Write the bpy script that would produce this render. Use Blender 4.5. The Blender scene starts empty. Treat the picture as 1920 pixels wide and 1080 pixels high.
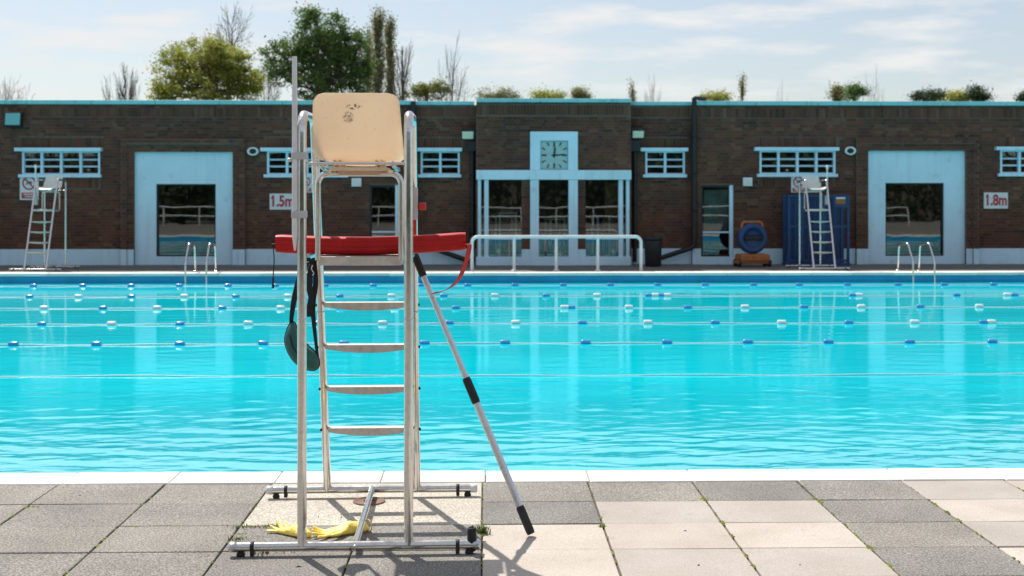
import bpy, bmesh, math, random
import numpy as np
from mathutils import Vector, Matrix
R = math.radians
random.seed(7)
scene = bpy.context.scene
C = scene.collection

# ------------------------------------------------------------------ camera, sky, sun, exposure
FPX, HOR, CAMZ, YAW = 2340.0, 369.0, 1.63, R(1.224)
cam_d = bpy.data.cameras.new('camera')
cam = bpy.data.objects.new('camera', cam_d); C.objects.link(cam)
cam.location = (0, 0, CAMZ); cam.rotation_euler = (R(90), 0, -YAW)
cam_d.sensor_width = 36.0; cam_d.lens = FPX / 1920 * 36.0
cam_d.shift_y = -(540 - HOR) / 1920
cam_d.clip_start = 0.05; cam_d.clip_end = 5000
cam_d.dof.use_dof = True; cam_d.dof.focus_distance = 6.1; cam_d.dof.aperture_fstop = 4.4
scene.camera = cam

SX, SY = 0.345, 0.60                     # shadow shift per metre of height: right, towards the camera
sun_vec = Vector((-SX, SY, 1)).normalized()
SUN_EL = math.asin(sun_vec.z); SUN_AZ = math.atan2(sun_vec.x, sun_vec.y)
world = bpy.data.worlds.new('World'); scene.world = world; world.use_nodes = True
wn = world.node_tree.nodes; wl = world.node_tree.links
for n in list(wn): wn.remove(n)
w_out = wn.new('ShaderNodeOutputWorld'); w_bg = wn.new('ShaderNodeBackground')
w_sky = wn.new('ShaderNodeTexSky'); w_sky.sky_type = 'NISHITA'; w_sky.sun_disc = False
w_sky.sun_elevation = SUN_EL; w_sky.sun_rotation = SUN_AZ
w_sky.altitude = 0; w_sky.air_density = 1.0; w_sky.dust_density = 1.2; w_sky.ozone_density = 1.6
w_bg.inputs['Strength'].default_value = 0.080
# clouds: low streaks and heaps over the whole sky
tc = wn.new('ShaderNodeTexCoord'); mp = wn.new('ShaderNodeMapping')
mp.inputs['Scale'].default_value = (6.5, 6.5, 34.0); mp.inputs['Location'].default_value = (1.3, 0.4, 0.2)
nz = wn.new('ShaderNodeTexNoise'); nz.inputs['Scale'].default_value = 1.5; nz.inputs['Detail'].default_value = 7; nz.inputs['Roughness'].default_value = 0.52
cr = wn.new('ShaderNodeValToRGB'); cr.color_ramp.elements[0].position = 0.49; cr.color_ramp.elements[1].position = 0.68
cr.color_ramp.elements[0].color = (.30, .30, .30, 1); cr.color_ramp.elements[1].color = (1, 1, 1, 1)
mx = wn.new('ShaderNodeMix'); mx.data_type = 'RGBA'
mx.inputs['B'].default_value = (7.3, 7.4, 7.4, 1)
wl.new(tc.outputs['Generated'], mp.inputs['Vector']); wl.new(mp.outputs['Vector'], nz.inputs['Vector'])
wl.new(nz.outputs['Fac'], cr.inputs['Fac']); wl.new(cr.outputs['Color'], mx.inputs['Factor'])
wl.new(w_sky.outputs['Color'], mx.inputs['A']); wl.new(mx.outputs['Result'], w_bg.inputs['Color'])
wl.new(w_bg.outputs['Background'], w_out.inputs['Surface'])

sun_d = bpy.data.lights.new('sun', 'SUN'); sun_d.energy = 3.9; sun_d.angle = R(0.53); sun_d.color = (1.0, 0.955, 0.88)
sun = bpy.data.objects.new('sun', sun_d); C.objects.link(sun)
sun.rotation_euler = sun_vec.to_track_quat('Z', 'Y').to_euler()
sun.location = (-10, 20, 30)

vs = scene.view_settings
vs.view_transform = 'Standard'; vs.look = 'None'; vs.exposure = 0.55; vs.gamma = 1.0; vs.use_curve_mapping = False
scene.render.engine = 'CYCLES'
scene.render.resolution_x, scene.render.resolution_y = 1024, 576

# ------------------------------------------------------------------ photo measurements to world
FW = Vector((math.sin(YAW), math.cos(YAW), 0)); RT = Vector((math.cos(YAW), -math.sin(YAW), 0)); CP = Vector((0, 0, CAMZ))
def ray(x, y): return FW + RT * ((x - 960) / FPX) + Vector((0, 0, -(y - HOR) / FPX))
def P(x, y, Y):                          # point at distance Y into the scene
    d = ray(x, y); return CP + d * (Y / d.y)
def G(x, y, z=0.0):                      # point on the level z
    d = ray(x, y); return CP + d * ((z - CAMZ) / d.z)

# ------------------------------------------------------------------ object helpers
def tag(o, label=None, cat=None, group=None, kind=None):
    if label: o['label'] = label
    if cat: o['category'] = cat
    if group: o['group'] = group
    if kind: o['kind'] = kind
    return o
def empty(name, loc=(0, 0, 0), rz=0.0, label=None, cat=None, group=None, parent=None):
    o = bpy.data.objects.new(name, None); C.objects.link(o)
    o.location = loc; o.rotation_euler = (0, 0, rz); o.empty_display_size = 0.1
    if parent: o.parent = parent
    return tag(o, label, cat, group)
def link(name, me, parent=None, loc=None, rot=None):
    o = bpy.data.objects.new(name, me); C.objects.link(o)
    if parent: o.parent = parent
    if loc is not None: o.location = loc
    if rot is not None: o.rotation_euler = rot
    return o

class MB:
    def __init__(s): s.v = []; s.f = []; s.sm = []
    def add(s, vs_, fs, smooth=False):
        b = len(s.v); s.v += [tuple(v) for v in vs_]
        s.f += [tuple(i + b for i in f) for f in fs]; s.sm += [smooth] * len(fs); return s
    def box(s, x0, x1, y0, y1, z0, z1, bev=0.0):
        if bev > 0:
            b = bev
            bm = bmesh.new(); bmesh.ops.create_cube(bm, size=1.0)
            for v in bm.verts:
                v.co = Vector(((x0 + x1) / 2 + v.co.x * (x1 - x0), (y0 + y1) / 2 + v.co.y * (y1 - y0), (z0 + z1) / 2 + v.co.z * (z1 - z0)))
            bmesh.ops.bevel(bm, geom=list(bm.edges), offset=b, segments=2, affect='EDGES', profile=0.5)
            bm.verts.index_update()
            s.add([v.co for v in bm.verts], [[v.index for v in f.verts] for f in bm.faces]); bm.free(); return s
        v = [(x0, y0, z0), (x1, y0, z0), (x1, y1, z0), (x0, y1, z0), (x0, y0, z1), (x1, y0, z1), (x1, y1, z1), (x0, y1, z1)]
        return s.add(v, [(3, 2, 1, 0), (4, 5, 6, 7), (0, 1, 5, 4), (1, 2, 6, 5), (2, 3, 7, 6), (3, 0, 4, 7)])
    def tube(s, pts, r, seg=12, cap=True, radii=None):
        pts = [Vector(p) for p in pts]; n = len(pts); rings = []
        t0 = (pts[1] - pts[0]).normalized()
        up = Vector((0, 0, 1)) if abs(t0.z) < 0.9 else Vector((1, 0, 0))
        nx = t0.cross(up).normalized()
        vs_, fs = [], []
        for i, p in enumerate(pts):
            t = (pts[min(i + 1, n - 1)] - pts[max(i - 1, 0)]).normalized()
            nx = (nx - t * nx.dot(t)).normalized(); ny = t.cross(nx)
            rr = radii[i] if radii else r
            for k in range(seg):
                a = 2 * math.pi * k / seg
                vs_.append(p + (nx * math.cos(a) + ny * math.sin(a)) * rr)
        for i in range(n - 1):
            for k in range(seg):
                k2 = (k + 1) % seg
                fs.append((i * seg + k, i * seg + k2, (i + 1) * seg + k2, (i + 1) * seg + k))
        s.add(vs_, fs, True)
        if cap:
            s.add(vs_[:seg], [tuple(range(seg))[::-1]]); s.add(vs_[-seg:], [tuple(range(seg))])
        return s
    def ribbon(s, pts, w, th):           # w: list of half-width vectors
        pts = [Vector(p) for p in pts]; n = len(pts); vs_, fs = [], []
        for i, p in enumerate(pts):
            t = (pts[min(i + 1, n - 1)] - pts[max(i - 1, 0)]).normalized()
            ww = Vector(w[i] if isinstance(w, list) else w); nn = t.cross(ww).normalized() * th / 2
            vs_ += [p + ww + nn, p + ww - nn, p - ww - nn, p - ww + nn]
        for i in range(n - 1):
            for k in range(4):
                k2 = (k + 1) % 4
                fs.append((i * 4 + k, i * 4 + k2, i * 4 + 4 + k2, i * 4 + 4 + k))
        fs += [(3, 2, 1, 0), tuple(range((n - 1) * 4, n * 4))]
        return s.add(vs_, fs)
    def lathe(s, prof, seg=24, M=None, smooth=True):   # prof: (r, h) about z
        vs_, fs = [], []
        for r, h in prof:
            for k in range(seg):
                a = 2 * math.pi * k / seg; v = Vector((r * math.cos(a), r * math.sin(a), h))
                vs_.append(M @ v if M else v)
        for i in range(len(prof) - 1):
            for k in range(seg):
                k2 = (k + 1) % seg
                fs.append((i * seg + k, i * seg + k2, (i + 1) * seg + k2, (i + 1) * seg + k))
        fs.append(tuple(range(seg))[::-1]); fs.append(tuple(range((len(prof) - 1) * seg, len(prof) * seg)))
        return s.add(vs_, fs, smooth)
    def prism(s, poly, y0, y1):          # poly in x,z
        n = len(poly); vs_ = [(x, y0, z) for x, z in poly] + [(x, y1, z) for x, z in poly]
        fs = [tuple(range(n)), tuple(range(n, 2 * n))[::-1]] + [(i, i + n, (i + 1) % n + n, (i + 1) % n) for i in range(n)]
        return s.add(vs_, fs)
    def mesh(s, name, mat):
        me = bpy.data.meshes.new(name); me.from_pydata(s.v, [], s.f); me.polygons.foreach_set('use_smooth', s.sm); me.update()
        bm = bmesh.new(); bm.from_mesh(me); bmesh.ops.recalc_face_normals(bm, faces=bm.faces); bm.to_mesh(me); bm.free()
        if mat: me.materials.append(mat)
        return me
    def raw(s, name, mat):
        me = bpy.data.meshes.new(name); me.from_pydata(s.v, [], s.f); me.polygons.foreach_set('use_smooth', s.sm); me.update()
        if mat: me.materials.append(mat)
        return me
    def build(s, name, mat, parent=None, loc=None, rot=None): return link(name, s.mesh(name, mat), parent, loc, rot)

def fillet(pts, r, n=8):
    pts = [Vector(p) for p in pts]; out = [pts[0]]
    for i in range(1, len(pts) - 1):
        a, b, c = pts[i - 1], pts[i], pts[i + 1]
        rr = r[i - 1] if isinstance(r, (list, tuple)) else r
        u = (a - b).normalized(); v = (c - b).normalized(); ang = u.angle(v)
        d = min(rr / math.tan(ang / 2), (a - b).length * .49, (c - b).length * .49); rr = d * math.tan(ang / 2)
        bis = (u + v).normalized(); cen = b + bis * (rr / math.sin(ang / 2))
        p0 = b + u * d - cen; p1 = b + v * d - cen; tot = p0.angle(p1); ax = p0.cross(p1).normalized()
        for k in range(n + 1): out.append(cen + Matrix.Rotation(tot * k / n, 3, ax) @ p0)
    out.append(pts[-1]); return out
def curve(pts, n=6):                     # Catmull-Rom through points
    pts = [Vector(p) for p in pts]; q = [pts[0] * 2 - pts[1]] + pts + [pts[-1] * 2 - pts[-2]]; out = []
    for i in range(1, len(q) - 2):
        for k in range(n):
            t = k / n; a, b, c, d = q[i - 1], q[i], q[i + 1], q[i + 2]
            out.append(.5 * ((2 * b) + (c - a) * t + (2 * a - 5 * b + 4 * c - d) * t * t + (3 * b - a - 3 * c + d) * t ** 3))
    out.append(pts[-1]); return out
def text_mesh(txt, size, mat, name, bold=0.0):
    cu = bpy.data.curves.new('tmp', 'FONT'); cu.body = txt; cu.size = size; cu.align_x = 'CENTER'; cu.align_y = 'CENTER'
    cu.extrude = 0.002; cu.offset = bold
    o = bpy.data.objects.new('tmp', cu); C.objects.link(o)
    dg = bpy.context.evaluated_depsgraph_get(); me = bpy.data.meshes.new_from_object(o.evaluated_get(dg))
    bpy.data.objects.remove(o); bpy.data.curves.remove(cu)
    ys_ = [v.co.y for v in me.vertices]; xm = min(v.co.x for v in me.vertices); yt = max(v.co.y for v in me.vertices if v.co.x < xm + .12 * size)
    bm = bmesh.new(); bm.from_mesh(me)                       # the sloping flag of the figure one
    vv = [bm.verts.new(p_) for p_ in ((xm - .085 * size, yt - .16 * size, .002), (xm - .085 * size, yt - .27 * size, .002), (xm + .02 * size, yt - .15 * size, .002), (xm + .02 * size, yt, .002))]
    bm.faces.new(vv); bm.to_mesh(me); bm.free()
    me.name = name; me.materials.clear(); me.materials.append(mat); return me

# ------------------------------------------------------------------ materials
def mat(name, col, rough=0.6, metal=0.0, spec=0.5, **kw):
    m = bpy.data.materials.new(name); m.use_nodes = True
    b = m.node_tree.nodes['Principled BSDF']
    b.inputs['Base Color'].default_value = (*col, 1); b.inputs['Roughness'].default_value = rough
    b.inputs['Metallic'].default_value = metal; b.inputs['Specular IOR Level'].default_value = spec
    return m
def nodes(m): return m.node_tree.nodes, m.node_tree.links, m.node_tree.nodes['Principled BSDF']
def coord(m, kind='Object', scale=(1, 1, 1)):
    n, l, b = nodes(m); t = n.new('ShaderNodeTexCoord'); p = n.new('ShaderNodeMapping'); p.inputs['Scale'].default_value = scale
    l.new(t.outputs[kind], p.inputs['Vector']); return p.outputs['Vector']
def world_pos(m, scale=(1, 1, 1)):
    n, l, b = nodes(m); t = n.new('ShaderNodeNewGeometry'); p = n.new('ShaderNodeMapping'); p.inputs['Scale'].default_value = scale
    l.new(t.outputs['Position'], p.inputs['Vector']); return p.outputs['Vector']
def noise(m, vec, scale, detail=4, rough=.55, dist=0.0):
    n, l, b = nodes(m); t = n.new('ShaderNodeTexNoise'); t.inputs['Scale'].default_value = scale; t.inputs['Detail'].default_value = detail
    t.inputs['Roughness'].default_value = rough; t.inputs['Distortion'].default_value = dist
    l.new(vec, t.inputs['Vector']); return t.outputs['Fac']
def ramp(m, fac, stops, interp='LINEAR'):
    n, l, b = nodes(m); t = n.new('ShaderNodeValToRGB'); e = t.color_ramp.elements; t.color_ramp.interpolation = interp
    while len(e) < len(stops): e.new(0.5)
    for i, (p, c) in enumerate(stops):
        e[i].position = p; e[i].color = (*c, 1) if len(c) == 3 else c
    l.new(fac, t.inputs['Fac']); return t.outputs['Color']
def mixc(m, fac, a, b_, mode='MIX'):
    n, l, b = nodes(m); t = n.new('ShaderNodeMix'); t.data_type = 'RGBA'; t.blend_type = mode
    for s, v in (('Factor', fac), ('A', a), ('B', b_)):
        if isinstance(v, (int, float)): t.inputs[s].default_value = v
        elif isinstance(v, tuple): t.inputs[s].default_value = (*v, 1)
        else: l.new(v, t.inputs[s])
    return t.outputs['Result']
def math_n(m, op, a, b_=None):
    n, l, b = nodes(m); t = n.new('ShaderNodeMath'); t.operation = op
    for i, v in enumerate((a, b_)):
        if v is None: continue
        if isinstance(v, (int, float)): t.inputs[i].default_value = v
        else: l.new(v, t.inputs[i])
    return t.outputs[0]
def bump(m, h, strength=.3, dist=.01, target=None):
    n, l, b = nodes(m); t = n.new('ShaderNodeBump'); t.inputs['Strength'].default_value = strength; t.inputs['Distance'].default_value = dist
    l.new(h, t.inputs['Height']); l.new(t.outputs['Normal'], (target or b).inputs['Normal']); return t
def setc(m, out, inp='Base Color'): n, l, b = nodes(m); l.new(out, b.inputs[inp])

def m_plain(name, col, rough=.6, var=.25, scale=6.0, metal=0.0, spec=.5):
    m = mat(name, col, rough, metal, spec); v = coord(m); f = noise(m, v, scale, 5)
    lo = tuple(c * (1 - var) for c in col); hi = tuple(min(1, c * (1 + var * .5)) for c in col)
    setc(m, ramp(m, f, [(.3, lo), (.7, hi)])); return m
def m_steel(name, col=(.74, .72, .69), rough=.16):
    m = mat(name, col, rough, 1.0); v = coord(m, scale=(1, 1, .25)); f = noise(m, v, 18, 5)
    n, l, b = nodes(m)
    l.new(ramp(m, f, [(.3, (rough * .7,) * 3), (.75, (rough * 1.7,) * 3)]), b.inputs['Roughness'])
    g = noise(m, coord(m, scale=(1, 1, 1)), 45, 4); setc(m, ramp(m, g, [(.25, tuple(c * .8 for c in col)), (.5, col)])); return m
STEEL = m_steel('polished_steel'); STEEL_DULL = m_steel('dull_steel', (.62, .62, .62), .32)
ALU = m_steel('anodised_aluminium', (.70, .70, .71), .38)
TREAD = m_plain('grey_tread', (.58, .52, .46), .55, .2, 30)
RUBBER = m_plain('black_rubber', (.018, .018, .019), .7, .4, 40)
BLACKFAB = m_plain('black_webbing', (.014, .014, .016), .85, .4, 80)
WHITEPL = m_plain('white_plastic', (.72, .72, .73), .4, .12, 10)
GREYPL = m_plain('grey_plastic', (.50, .50, .51), .45, .15, 14)
REDPL = m_plain('red_plastic', (.55, .03, .02), .4, .2, 14)
REDFOAM = m_plain('red_foam', (.47, .006, .006), .5, .25, 9, 0, .3)
REDSTRAP = m_plain('red_strap', (.50, .025, .025), .7, .2, 40)
GREENBAG = m_plain('green_nylon', (.018, .11, .10), .6, .3, 30)
YELLOW = m_plain('yellow_rubber', (.94, .70, .14), .5, .08, 16)
WHITEPAINT = m_plain('white_gloss_paint', (.74, .78, .80), .4, .1, 6)
BLUEPAINT = m_plain('pale_blue_wall_paint', (.58, .80, .93), .6, .10, 2.2)
TEALPAINT = m_plain('turquoise_coping_paint', (.24, .56, .60), .55, .3, 1.6)
def weather(m, col, amt, dirt, sc):
    n, l, b = nodes(m); w = world_pos(m, (5, 5, .35)); f = noise(m, w, 1.3, 6, .6); g2 = noise(m, world_pos(m), sc, 5, .65)
    c = ramp(m, noise(m, world_pos(m), .9, 4), [(.3, tuple(x * .9 for x in col)), (.7, tuple(min(1, x * 1.05) for x in col))])
    c = mixc(m, ramp(m, f, [(.52, (0, 0, 0)), (.78, (amt,) * 3)]), c, dirt); c = mixc(m, ramp(m, g2, [(.60, (0, 0, 0)), (.72, (amt,) * 3)]), c, dirt)
    setc(m, c)
weather(BLUEPAINT, (.58, .80, .93), .35, (.30, .38, .40), 3.5); weather(TEALPAINT, (.25, .58, .62), .6, (.10, .17, .17), 2.2)
BLACKPIPE = m_plain('black_pipe_paint', (.012, .012, .014), .5, .3, 8)
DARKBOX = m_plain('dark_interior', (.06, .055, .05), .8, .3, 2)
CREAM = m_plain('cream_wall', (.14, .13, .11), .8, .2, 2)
CREAMPOST = m_plain('faded_poster', (.42, .41, .38), .6, .35, 4)
BLUEMETAL = m_plain('blue_metal_paint', (.008, .045, .15), .45, .25, 8)
ORANGE = m_plain('orange_plastic', (.36, .115, .025), .5, .25, 10)
SIGNWHITE = m_plain('sign_white', (.70, .72, .74), .4, .08, 8)
SIGNRED = m_plain('sign_red', (.45, .03, .035), .45, .15, 12)
FLOATWHITE = m_plain('float_white', (.80, .80, .80), .35, .08, 10)
FLOATBLUE = m_plain('float_blue', (.06, .30, .66), .25, .2, 12, 0, .8)
ROPE = m_plain('rope_white', (.78, .80, .80), .4, .15, 40)
CONCRETE_DRAIN = m_plain('drain_cover_brown', (.22, .13, .10), .8, .3, 60)
LAMPGLASS = mat('floodlight_glass', (.85, .78, .60), .12, 0.0, .8)
TEALGLASS = mat('floodlight_teal_glass', (.12, .40, .42), .15, 0.0, .8)
CLOCKFACE = m_plain('clock_dial', (.36, .54, .55), .35, .12, 8)
CLOCKMARK = m_plain('clock_mark', (.03, .05, .05), .5, .2, 8)
GREYWHITE = m_plain('grey_white_seat', (.62, .62, .60), .45, .12, 10)

def make_seat_plastic():
    m = mat('beige_seat_plastic', (.72, .53, .33), .42)
    n, l, b = nodes(m); v = coord(m)
    f = noise(m, v, 5, 5); c = ramp(m, f, [(.25, (.82, .69, .54)), (.75, (.88, .76, .61))])
    fine = noise(m, v, 60, 3); c = mixc(m, math_n(m, 'MULTIPLY', ramp(m, fine, [(.62, (0, 0, 0)), (.75, (1, 1, 1))]), .25), c, (.45, .33, .22))
    setc(m, c); tr = n.new('ShaderNodeBsdfTranslucent'); l.new(c, tr.inputs['Color'])
    ms = n.new('ShaderNodeMixShader'); ms.inputs['Fac'].default_value = .50
    l.new(b.outputs[0], ms.inputs[1]); l.new(tr.outputs[0], ms.inputs[2]); l.new(ms.outputs[0], n['Material Output'].inputs['Surface'])
    return m
SEATPL = make_seat_plastic()
def make_scuff():
    m = mat('worn_sticker', (.12, .11, .11), .7); n, l, b = nodes(m); v = coord(m)
    f = noise(m, v, 55, 5, .65); a = ramp(m, f, [(.49, (0, 0, 0)), (.58, (.9, .9, .9))])
    l.new(a, b.inputs['Alpha']); return m
SCUFF = make_scuff()
def make_scuff_grey():
    m = mat('worn_round_sticker', (.30, .27, .24), .7); n, l, b = nodes(m); v = coord(m)
    f = noise(m, v, 70, 5, .65); a = ramp(m, f, [(.42, (0, 0, 0)), (.60, (.75, .75, .75))])
    l.new(a, b.inputs['Alpha']); return m
SCUFFG = make_scuff_grey()

def make_brick(name, single):
    m = mat(name, (.1, .07, .05), .85, 0, .25); n, l, b = nodes(m)
    if single:
        oi = n.new('ShaderNodeObjectInfo'); rnd = oi.outputs['Random']
    else:
        g = n.new('ShaderNodeNewGeometry'); rnd = g.outputs['Random Per Island']
    c = ramp(m, rnd, [(0, (.085, .043, .031)), (.25, (.125, .058, .039)), (.5, (.165, .068, .044)), (.72, (.105, .050, .037)), (.88, (.18, .098, .066)), (1, (.058, .036, .031))])
    w = world_pos(m); f = noise(m, w, .8, 5); c = mixc(m, .7, c, ramp(m, f, [(.3, (.5, .5, .5)), (.7, (1.2, 1.15, 1.1))]), 'MULTIPLY')
    gm = noise(m, w, 40, 4); c = mixc(m, .5, c, ramp(m, gm, [(.3, (.6, .6, .6)), (.7, (1.3, 1.3, 1.3))]), 'MULTIPLY')
    # greenish damp stains on some bricks
    st = noise(m, w, 2.3, 3); c = mixc(m, ramp(m, st, [(.66, (0, 0, 0)), (.74, (.18, .18, .18))]), c, (.06, .085, .075))
    setc(m, c); bump(m, gm, .5, .004); return m
BRICK = make_brick('brown_brick', False); BRICK1 = make_brick('brown_brick_single', True)
MORTAR = m_plain('mortar', (.14, .10, .08), .9, .3, 12)

def make_slab(name, lo, hi, speck, sp_amt, bs, stain):
    m = mat(name, hi, .85, 0, .3); n, l, b = nodes(m); w = world_pos(m)
    oi = n.new('ShaderNodeObjectInfo')
    big = noise(m, w, 2.2, 6, .6); fine = noise(m, w, 105, 3, .75); mid = noise(m, w, 38, 4, .65)
    c = ramp(m, big, [(.3, lo), (.7, hi)])
    c = mixc(m, sp_amt, c, ramp(m, fine, [(.36, tuple(x * .25 for x in speck)), (.5, speck), (.64, tuple(min(1, x * 2.0) for x in speck))]), 'OVERLAY')
    c = mixc(m, sp_amt * .6, c, ramp(m, mid, [(.3, (.35, .35, .35)), (.7, (.65, .65, .65))]), 'OVERLAY')
    st = noise(m, w, 5.5, 6, .65); c = mixc(m, ramp(m, st, [(.60, (0, 0, 0)), (.75, (stain,) * 3)]), c, (.20, .185, .16))
    rr = ramp(m, oi.outputs['Random'], [(0, (.84, .84, .85)), (1, (1.1, 1.08, 1.05))]); c = mixc(m, 1.0, c, rr, 'MULTIPLY')
    setc(m, c); bump(m, math_n(m, 'ADD', fine, mid), bs, .006); return m
SLAB_GREY = make_slab('grey_aggregate_slab', (.20, .188, .17), (.285, .268, .242), (.5, .5, .5), .75, 1.0, .5)
SLAB_PALE = make_slab('pale_concrete_slab', (.385, .34, .30), (.465, .42, .378), (.5, .5, .5), .18, .15, .42)
SLAB_ROUGH = make_slab('pale_rough_concrete', (.41, .375, .32), (.53, .485, .42), (.5, .5, .5), .55, .6, .30)
COPING = make_slab('white_coping_stone', (.70, .68, .64), (.82, .80, .77), (.5, .5, .5), .10, .15, .10)
JOINT = m_plain('joint_sand', (.10, .082, .058), .95, .4, 30)
FARDECK = m_plain('far_deck_concrete', (.14, .13, .12), .9, .25, 3)
MOSS = m_plain('moss_green', (.20, .22, .03), .9, .5, 30)
GRASSBLADE = m_plain('weed_green', (.17, .24, .05), .7, .4, 20)
GROUND = m_plain('park_grass', (.06, .085, .03), .95, .4, .3)
BASIN = m_plain('pool_wall_paint', (.005, .30, .56), .5, .15, 3)

def make_water():
    m = mat('pool_water', (.0, .42, .50), .03); n, l, b = nodes(m); b.inputs['IOR'].default_value = 1.33; b.inputs['Specular IOR Level'].default_value = .38
    body = noise(m, world_pos(m, (.35, 1.1, 1)), 1.0, 4, .6)
    setc(m, ramp(m, body, [(.3, (.0, .50, .62)), (.7, (.0, .60, .70))]))
    d = noise(m, world_pos(m, (.6, 1.5, 1)), 19.0, 4, .6, .3)
    w = world_pos(m); sep = n.new('ShaderNodeSeparateXYZ'); l.new(w, sep.inputs[0])
    mr = n.new('ShaderNodeMapRange'); l.new(sep.outputs['Y'], mr.inputs['Value'])
    mr.inputs['From Min'].default_value = 7.5; mr.inputs['From Max'].default_value = 14.0; mr.inputs['To Min'].default_value = .0008; mr.inputs['To Max'].default_value = .0005
    bp = bump(m, math_n(m, 'MULTIPLY', d, mr.outputs[0]), 1.0, 1.0)
    # coat added to boost the near water's pale sky sheen, fading out with distance
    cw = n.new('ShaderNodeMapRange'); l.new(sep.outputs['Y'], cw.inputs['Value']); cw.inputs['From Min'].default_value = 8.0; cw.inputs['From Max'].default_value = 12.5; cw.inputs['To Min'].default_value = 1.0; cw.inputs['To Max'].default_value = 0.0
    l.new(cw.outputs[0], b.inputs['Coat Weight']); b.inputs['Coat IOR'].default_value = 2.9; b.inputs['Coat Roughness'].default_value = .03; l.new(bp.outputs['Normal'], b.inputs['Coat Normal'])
    return m
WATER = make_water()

def make_glass():
    m = bpy.data.materials.new('window_glass'); m.use_nodes = True; n = m.node_tree.nodes; l = m.node_tree.links
    n.remove(n['Principled BSDF'])
    t = n.new('ShaderNodeBsdfTransparent'); t.inputs['Color'].default_value = (.80, .85, .84, 1)
    g = n.new('ShaderNodeBsdfGlossy'); g.inputs['Roughness'].default_value = .01
    tc_ = n.new('ShaderNodeNewGeometry'); nn = n.new('ShaderNodeTexNoise'); nn.inputs['Scale'].default_value = .9; l.new(tc_.outputs['Position'], nn.inputs['Vector'])
    bp = n.new('ShaderNodeBump'); bp.inputs['Strength'].default_value = .06; bp.inputs['Distance'].default_value = .02; l.new(nn.outputs['Fac'], bp.inputs['Height']); l.new(bp.outputs[0], g.inputs['Normal'])
    f = n.new('ShaderNodeFresnel'); f.inputs['IOR'].default_value = 1.9
    x = n.new('ShaderNodeMixShader'); l.new(f.outputs[0], x.inputs[0]); l.new(t.outputs[0], x.inputs[1]); l.new(g.outputs[0], x.inputs[2])
    l.new(x.outputs[0], n['Material Output'].inputs['Surface']); return m
GLASS = make_glass()
def make_leaf(name, cols, trans=.35):
    m = mat(name, cols[1], .55, 0, .3); n, l, b = nodes(m); g = n.new('ShaderNodeNewGeometry')
    c = ramp(m, g.outputs['Random Per Island'], [(0, cols[0]), (.5, cols[1]), (1, cols[2])])
    big = noise(m, coord(m), .5, 3); c = mixc(m, .6, c, ramp(m, big, [(.35, (.65, .7, .6)), (.65, (1.25, 1.15, 1.1))]), 'MULTIPLY')
    setc(m, c); t = n.new('ShaderNodeBsdfTranslucent'); l.new(c, t.inputs['Color'])
    x = n.new('ShaderNodeMixShader'); x.inputs['Fac'].default_value = trans
    l.new(b.outputs[0], x.inputs[1]); l.new(t.outputs[0], x.inputs[2]); l.new(x.outputs[0], n['Material Output'].inputs['Surface']); return m
LEAF_YEL = make_leaf('leaf_yellow_green', [(.23, .26, .05), (.36, .39, .09), (.48, .50, .16)], .58)
LEAF_DARK = make_leaf('leaf_mid_green', [(.07, .13, .04), (.13, .22, .065), (.22, .34, .11)], .45)
LEAF_POP = make_leaf('leaf_poplar', [(.20, .20, .09), (.28, .28, .13), (.36, .36, .19)], .45)
LEAF_FRESH = make_leaf('leaf_fresh', [(.13, .16, .02), (.22, .25, .03), (.30, .32, .06)])
LEAF_EVER = make_leaf('leaf_evergreen', [(.03, .05, .025), (.05, .085, .035), (.09, .13, .055)], .3)
BARK = m_plain('bark', (.15, .125, .105), .9, .4, 3)

# ------------------------------------------------------------------ setting: ground, pool, decks
WLEV = -0.20
POOL0, POOL1, POOLX = 7.40, 26.55, 30.0
def struct(o): return tag(o, kind='structure')
g = MB(); S = 1500.0                      # one sheet with the pool cut out
for x0, x1, y0, y1 in ((-S, S, -S, POOL0 + .01), (-S, S, POOL1 - .01, S), (-S, -POOLX, POOL0 + .01, POOL1 - .01), (POOLX, S, POOL0 + .01, POOL1 - .01)):
    g.add([(x0, y0, -.06), (x1, y0, -.06), (x1, y1, -.06), (x0, y1, -.06)], [(0, 1, 2, 3)])
struct(link('ground', g.raw('ground', GROUND)))
b = MB(); X = POOLX
b.add([(-X, POOL0, -.03), (X, POOL0, -.03), (X, POOL0, -1.6), (-X, POOL0, -1.6)], [(0, 1, 2, 3)])
b.add([(-X, POOL1, -.03), (X, POOL1, -.03), (X, POOL1, -1.6), (-X, POOL1, -1.6)], [(3, 2, 1, 0)])
b.add([(-X, POOL0, -.03), (-X, POOL1, -.03), (-X, POOL1, -1.6), (-X, POOL0, -1.6)], [(3, 2, 1, 0)])
b.add([(X, POOL0, -.03), (X, POOL1, -.03), (X, POOL1, -1.6), (X, POOL0, -1.6)], [(0, 1, 2, 3)])
b.add([(-X, POOL0, -1.6), (X, POOL0, -1.6), (X, POOL1, -1.6), (-X, POOL1, -1.6)], [(0, 1, 2, 3)])
struct(link('pool_basin', b.raw('pool_basin', BASIN)))
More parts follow.
